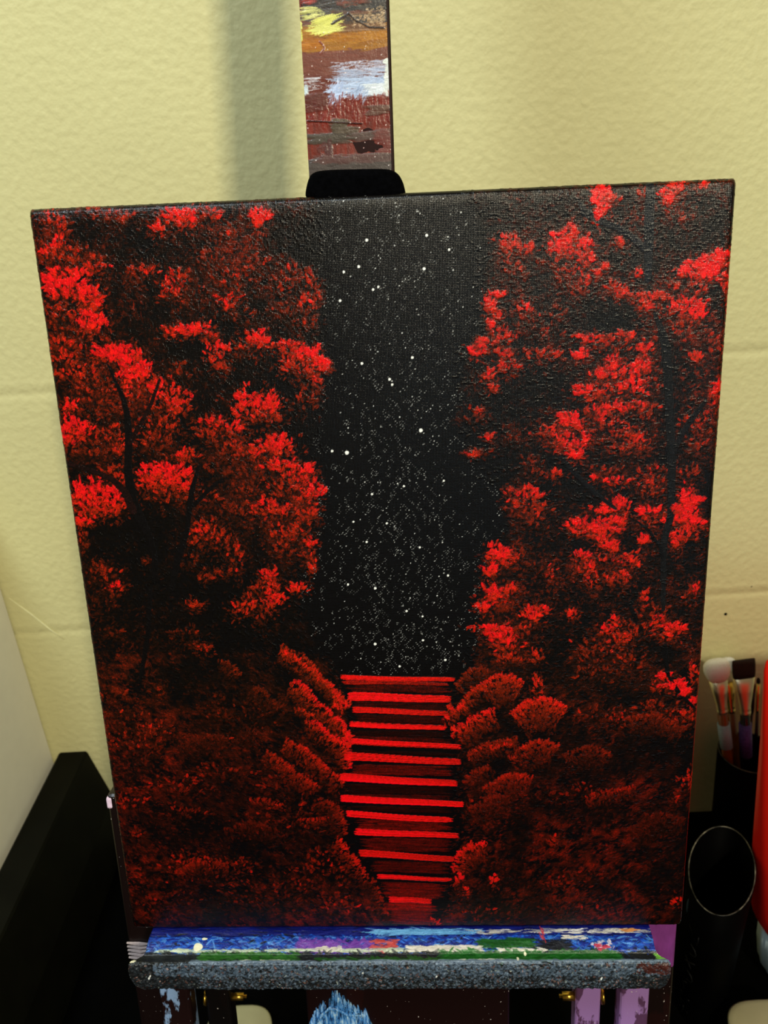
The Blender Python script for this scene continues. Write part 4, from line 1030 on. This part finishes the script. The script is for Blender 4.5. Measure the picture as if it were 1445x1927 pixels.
# big red paint tube standing on its cap
tx, ty = 0.4400, -0.235
tube_t = thing('paint_tube', 'large red paint tube standing on its pale blue cap at the right edge', 'paint tube', (tx, ty, DESK))
m = NT('red_tube_plastic', 0.4, 0.35)
cc = m.n('ShaderNodeTexCoord')
colr = None
base_c = m.n('ShaderNodeRGB'); base_c.outputs[0].default_value = rgba(255, 34, 16); cur = base_c.outputs[0]
for (p, r_, c_) in (((-0.1015, -0.010, 0.410), 0.0028, (120, 100, 170)), ((-0.0990, -0.012, 0.385), 0.0022, (190, 50, 80)), ((-0.052, -0.03, 0.085), 0.006, (214, 40, 100))):
    d1 = m.n('ShaderNodeVectorMath', operation='DISTANCE'); m.l(cc.outputs['Object'], d1.inputs[0]); d1.inputs[1].default_value = p
    d2 = m.n('ShaderNodeMapRange'); d2.inputs['From Min'].default_value = r_ * 3.2; d2.inputs['From Max'].default_value = r_ * 2.2; m.l(d1.outputs['Value'], d2.inputs['Value'])
    mx = m.n('ShaderNodeMix', data_type='RGBA'); m.l(d2.outputs[0], mx.inputs[0]); m.l(cur, mx.inputs[6]); mx.inputs[7].default_value = rgba(*c_); cur = mx.outputs[2]
m.l(cur, m.b.inputs['Base Color'])
b = bmesh.new(); R_ = []
for z, rx, ry in ((0.070, 0.050, 0.045), (0.073, 0.060, 0.050), (0.080, 0.067, 0.052), (0.0885, 0.072, 0.054), (0.11, 0.0763, 0.055), (0.19, 0.0859, 0.048), (0.333, 0.1015, 0.026), (0.40, 0.109, 0.013), (0.42, 0.1115, 0.009), (0.430, 0.1110, 0.007), (0.437, 0.1060, 0.005), (0.440, 0.099, 0.004)):
    R_.append(ring(0, 0, z, rx, ry, n=56, pw=2.3))
loft(b, R_); obj('tube_body', b, m.m, tube_t, True)
b = bmesh.new(); R_ = []
for z, r in ((0, 0.045), (0.003, 0.050), (0.012, 0.0555), (0.040, 0.0600), (0.0735, 0.0620)): R_.append([(x * (1 + 0.012 * math.cos(24 * math.atan2(y, x))), y * (1 + 0.012 * math.cos(24 * math.atan2(y, x))), zz) for x, y, zz in ring(0, 0, z, r, r * .85, n=96)])
loft(b, R_); obj('cap', b, plain('pale_blue_cap', (214, 238, 255), 0.4, 0.4, var=0.05), tube_t, True)['label'] = 'pale blue cap'

# pale tubs at the bottom of the picture
def tub(label, cx_, cy_, rx, ry, h):
    t = thing('cream_tub', label, 'tub', (cx_, cy_, DESK))
    b = bmesh.new(); loft(b, [ring(0, 0, z, rx * k, ry * k, n=40, pw=3.2) for z, k in ((0, .9), (h * .9, .98))]); obj('body', b, M_CREAM, t, True)
    b = bmesh.new(); loft(b, [ring(0, 0, z, rx * k, ry * k, n=40, pw=3.2) for z, k in ((h * .85, 1.0), (h * .97, 1.02), (h, .98), (h * 1.01, .9))]); obj('lid', b, M_CREAM, t, True)
tub('pale cream tub at the lower right corner in front of the oval bin', 0.3480, -0.3460, 0.0410, 0.0450, 0.05)
tub('pale cream tub on the desk seen between the easel slats at lower left', -0.2005, -0.3020, 0.0360, 0.0400, 0.022)
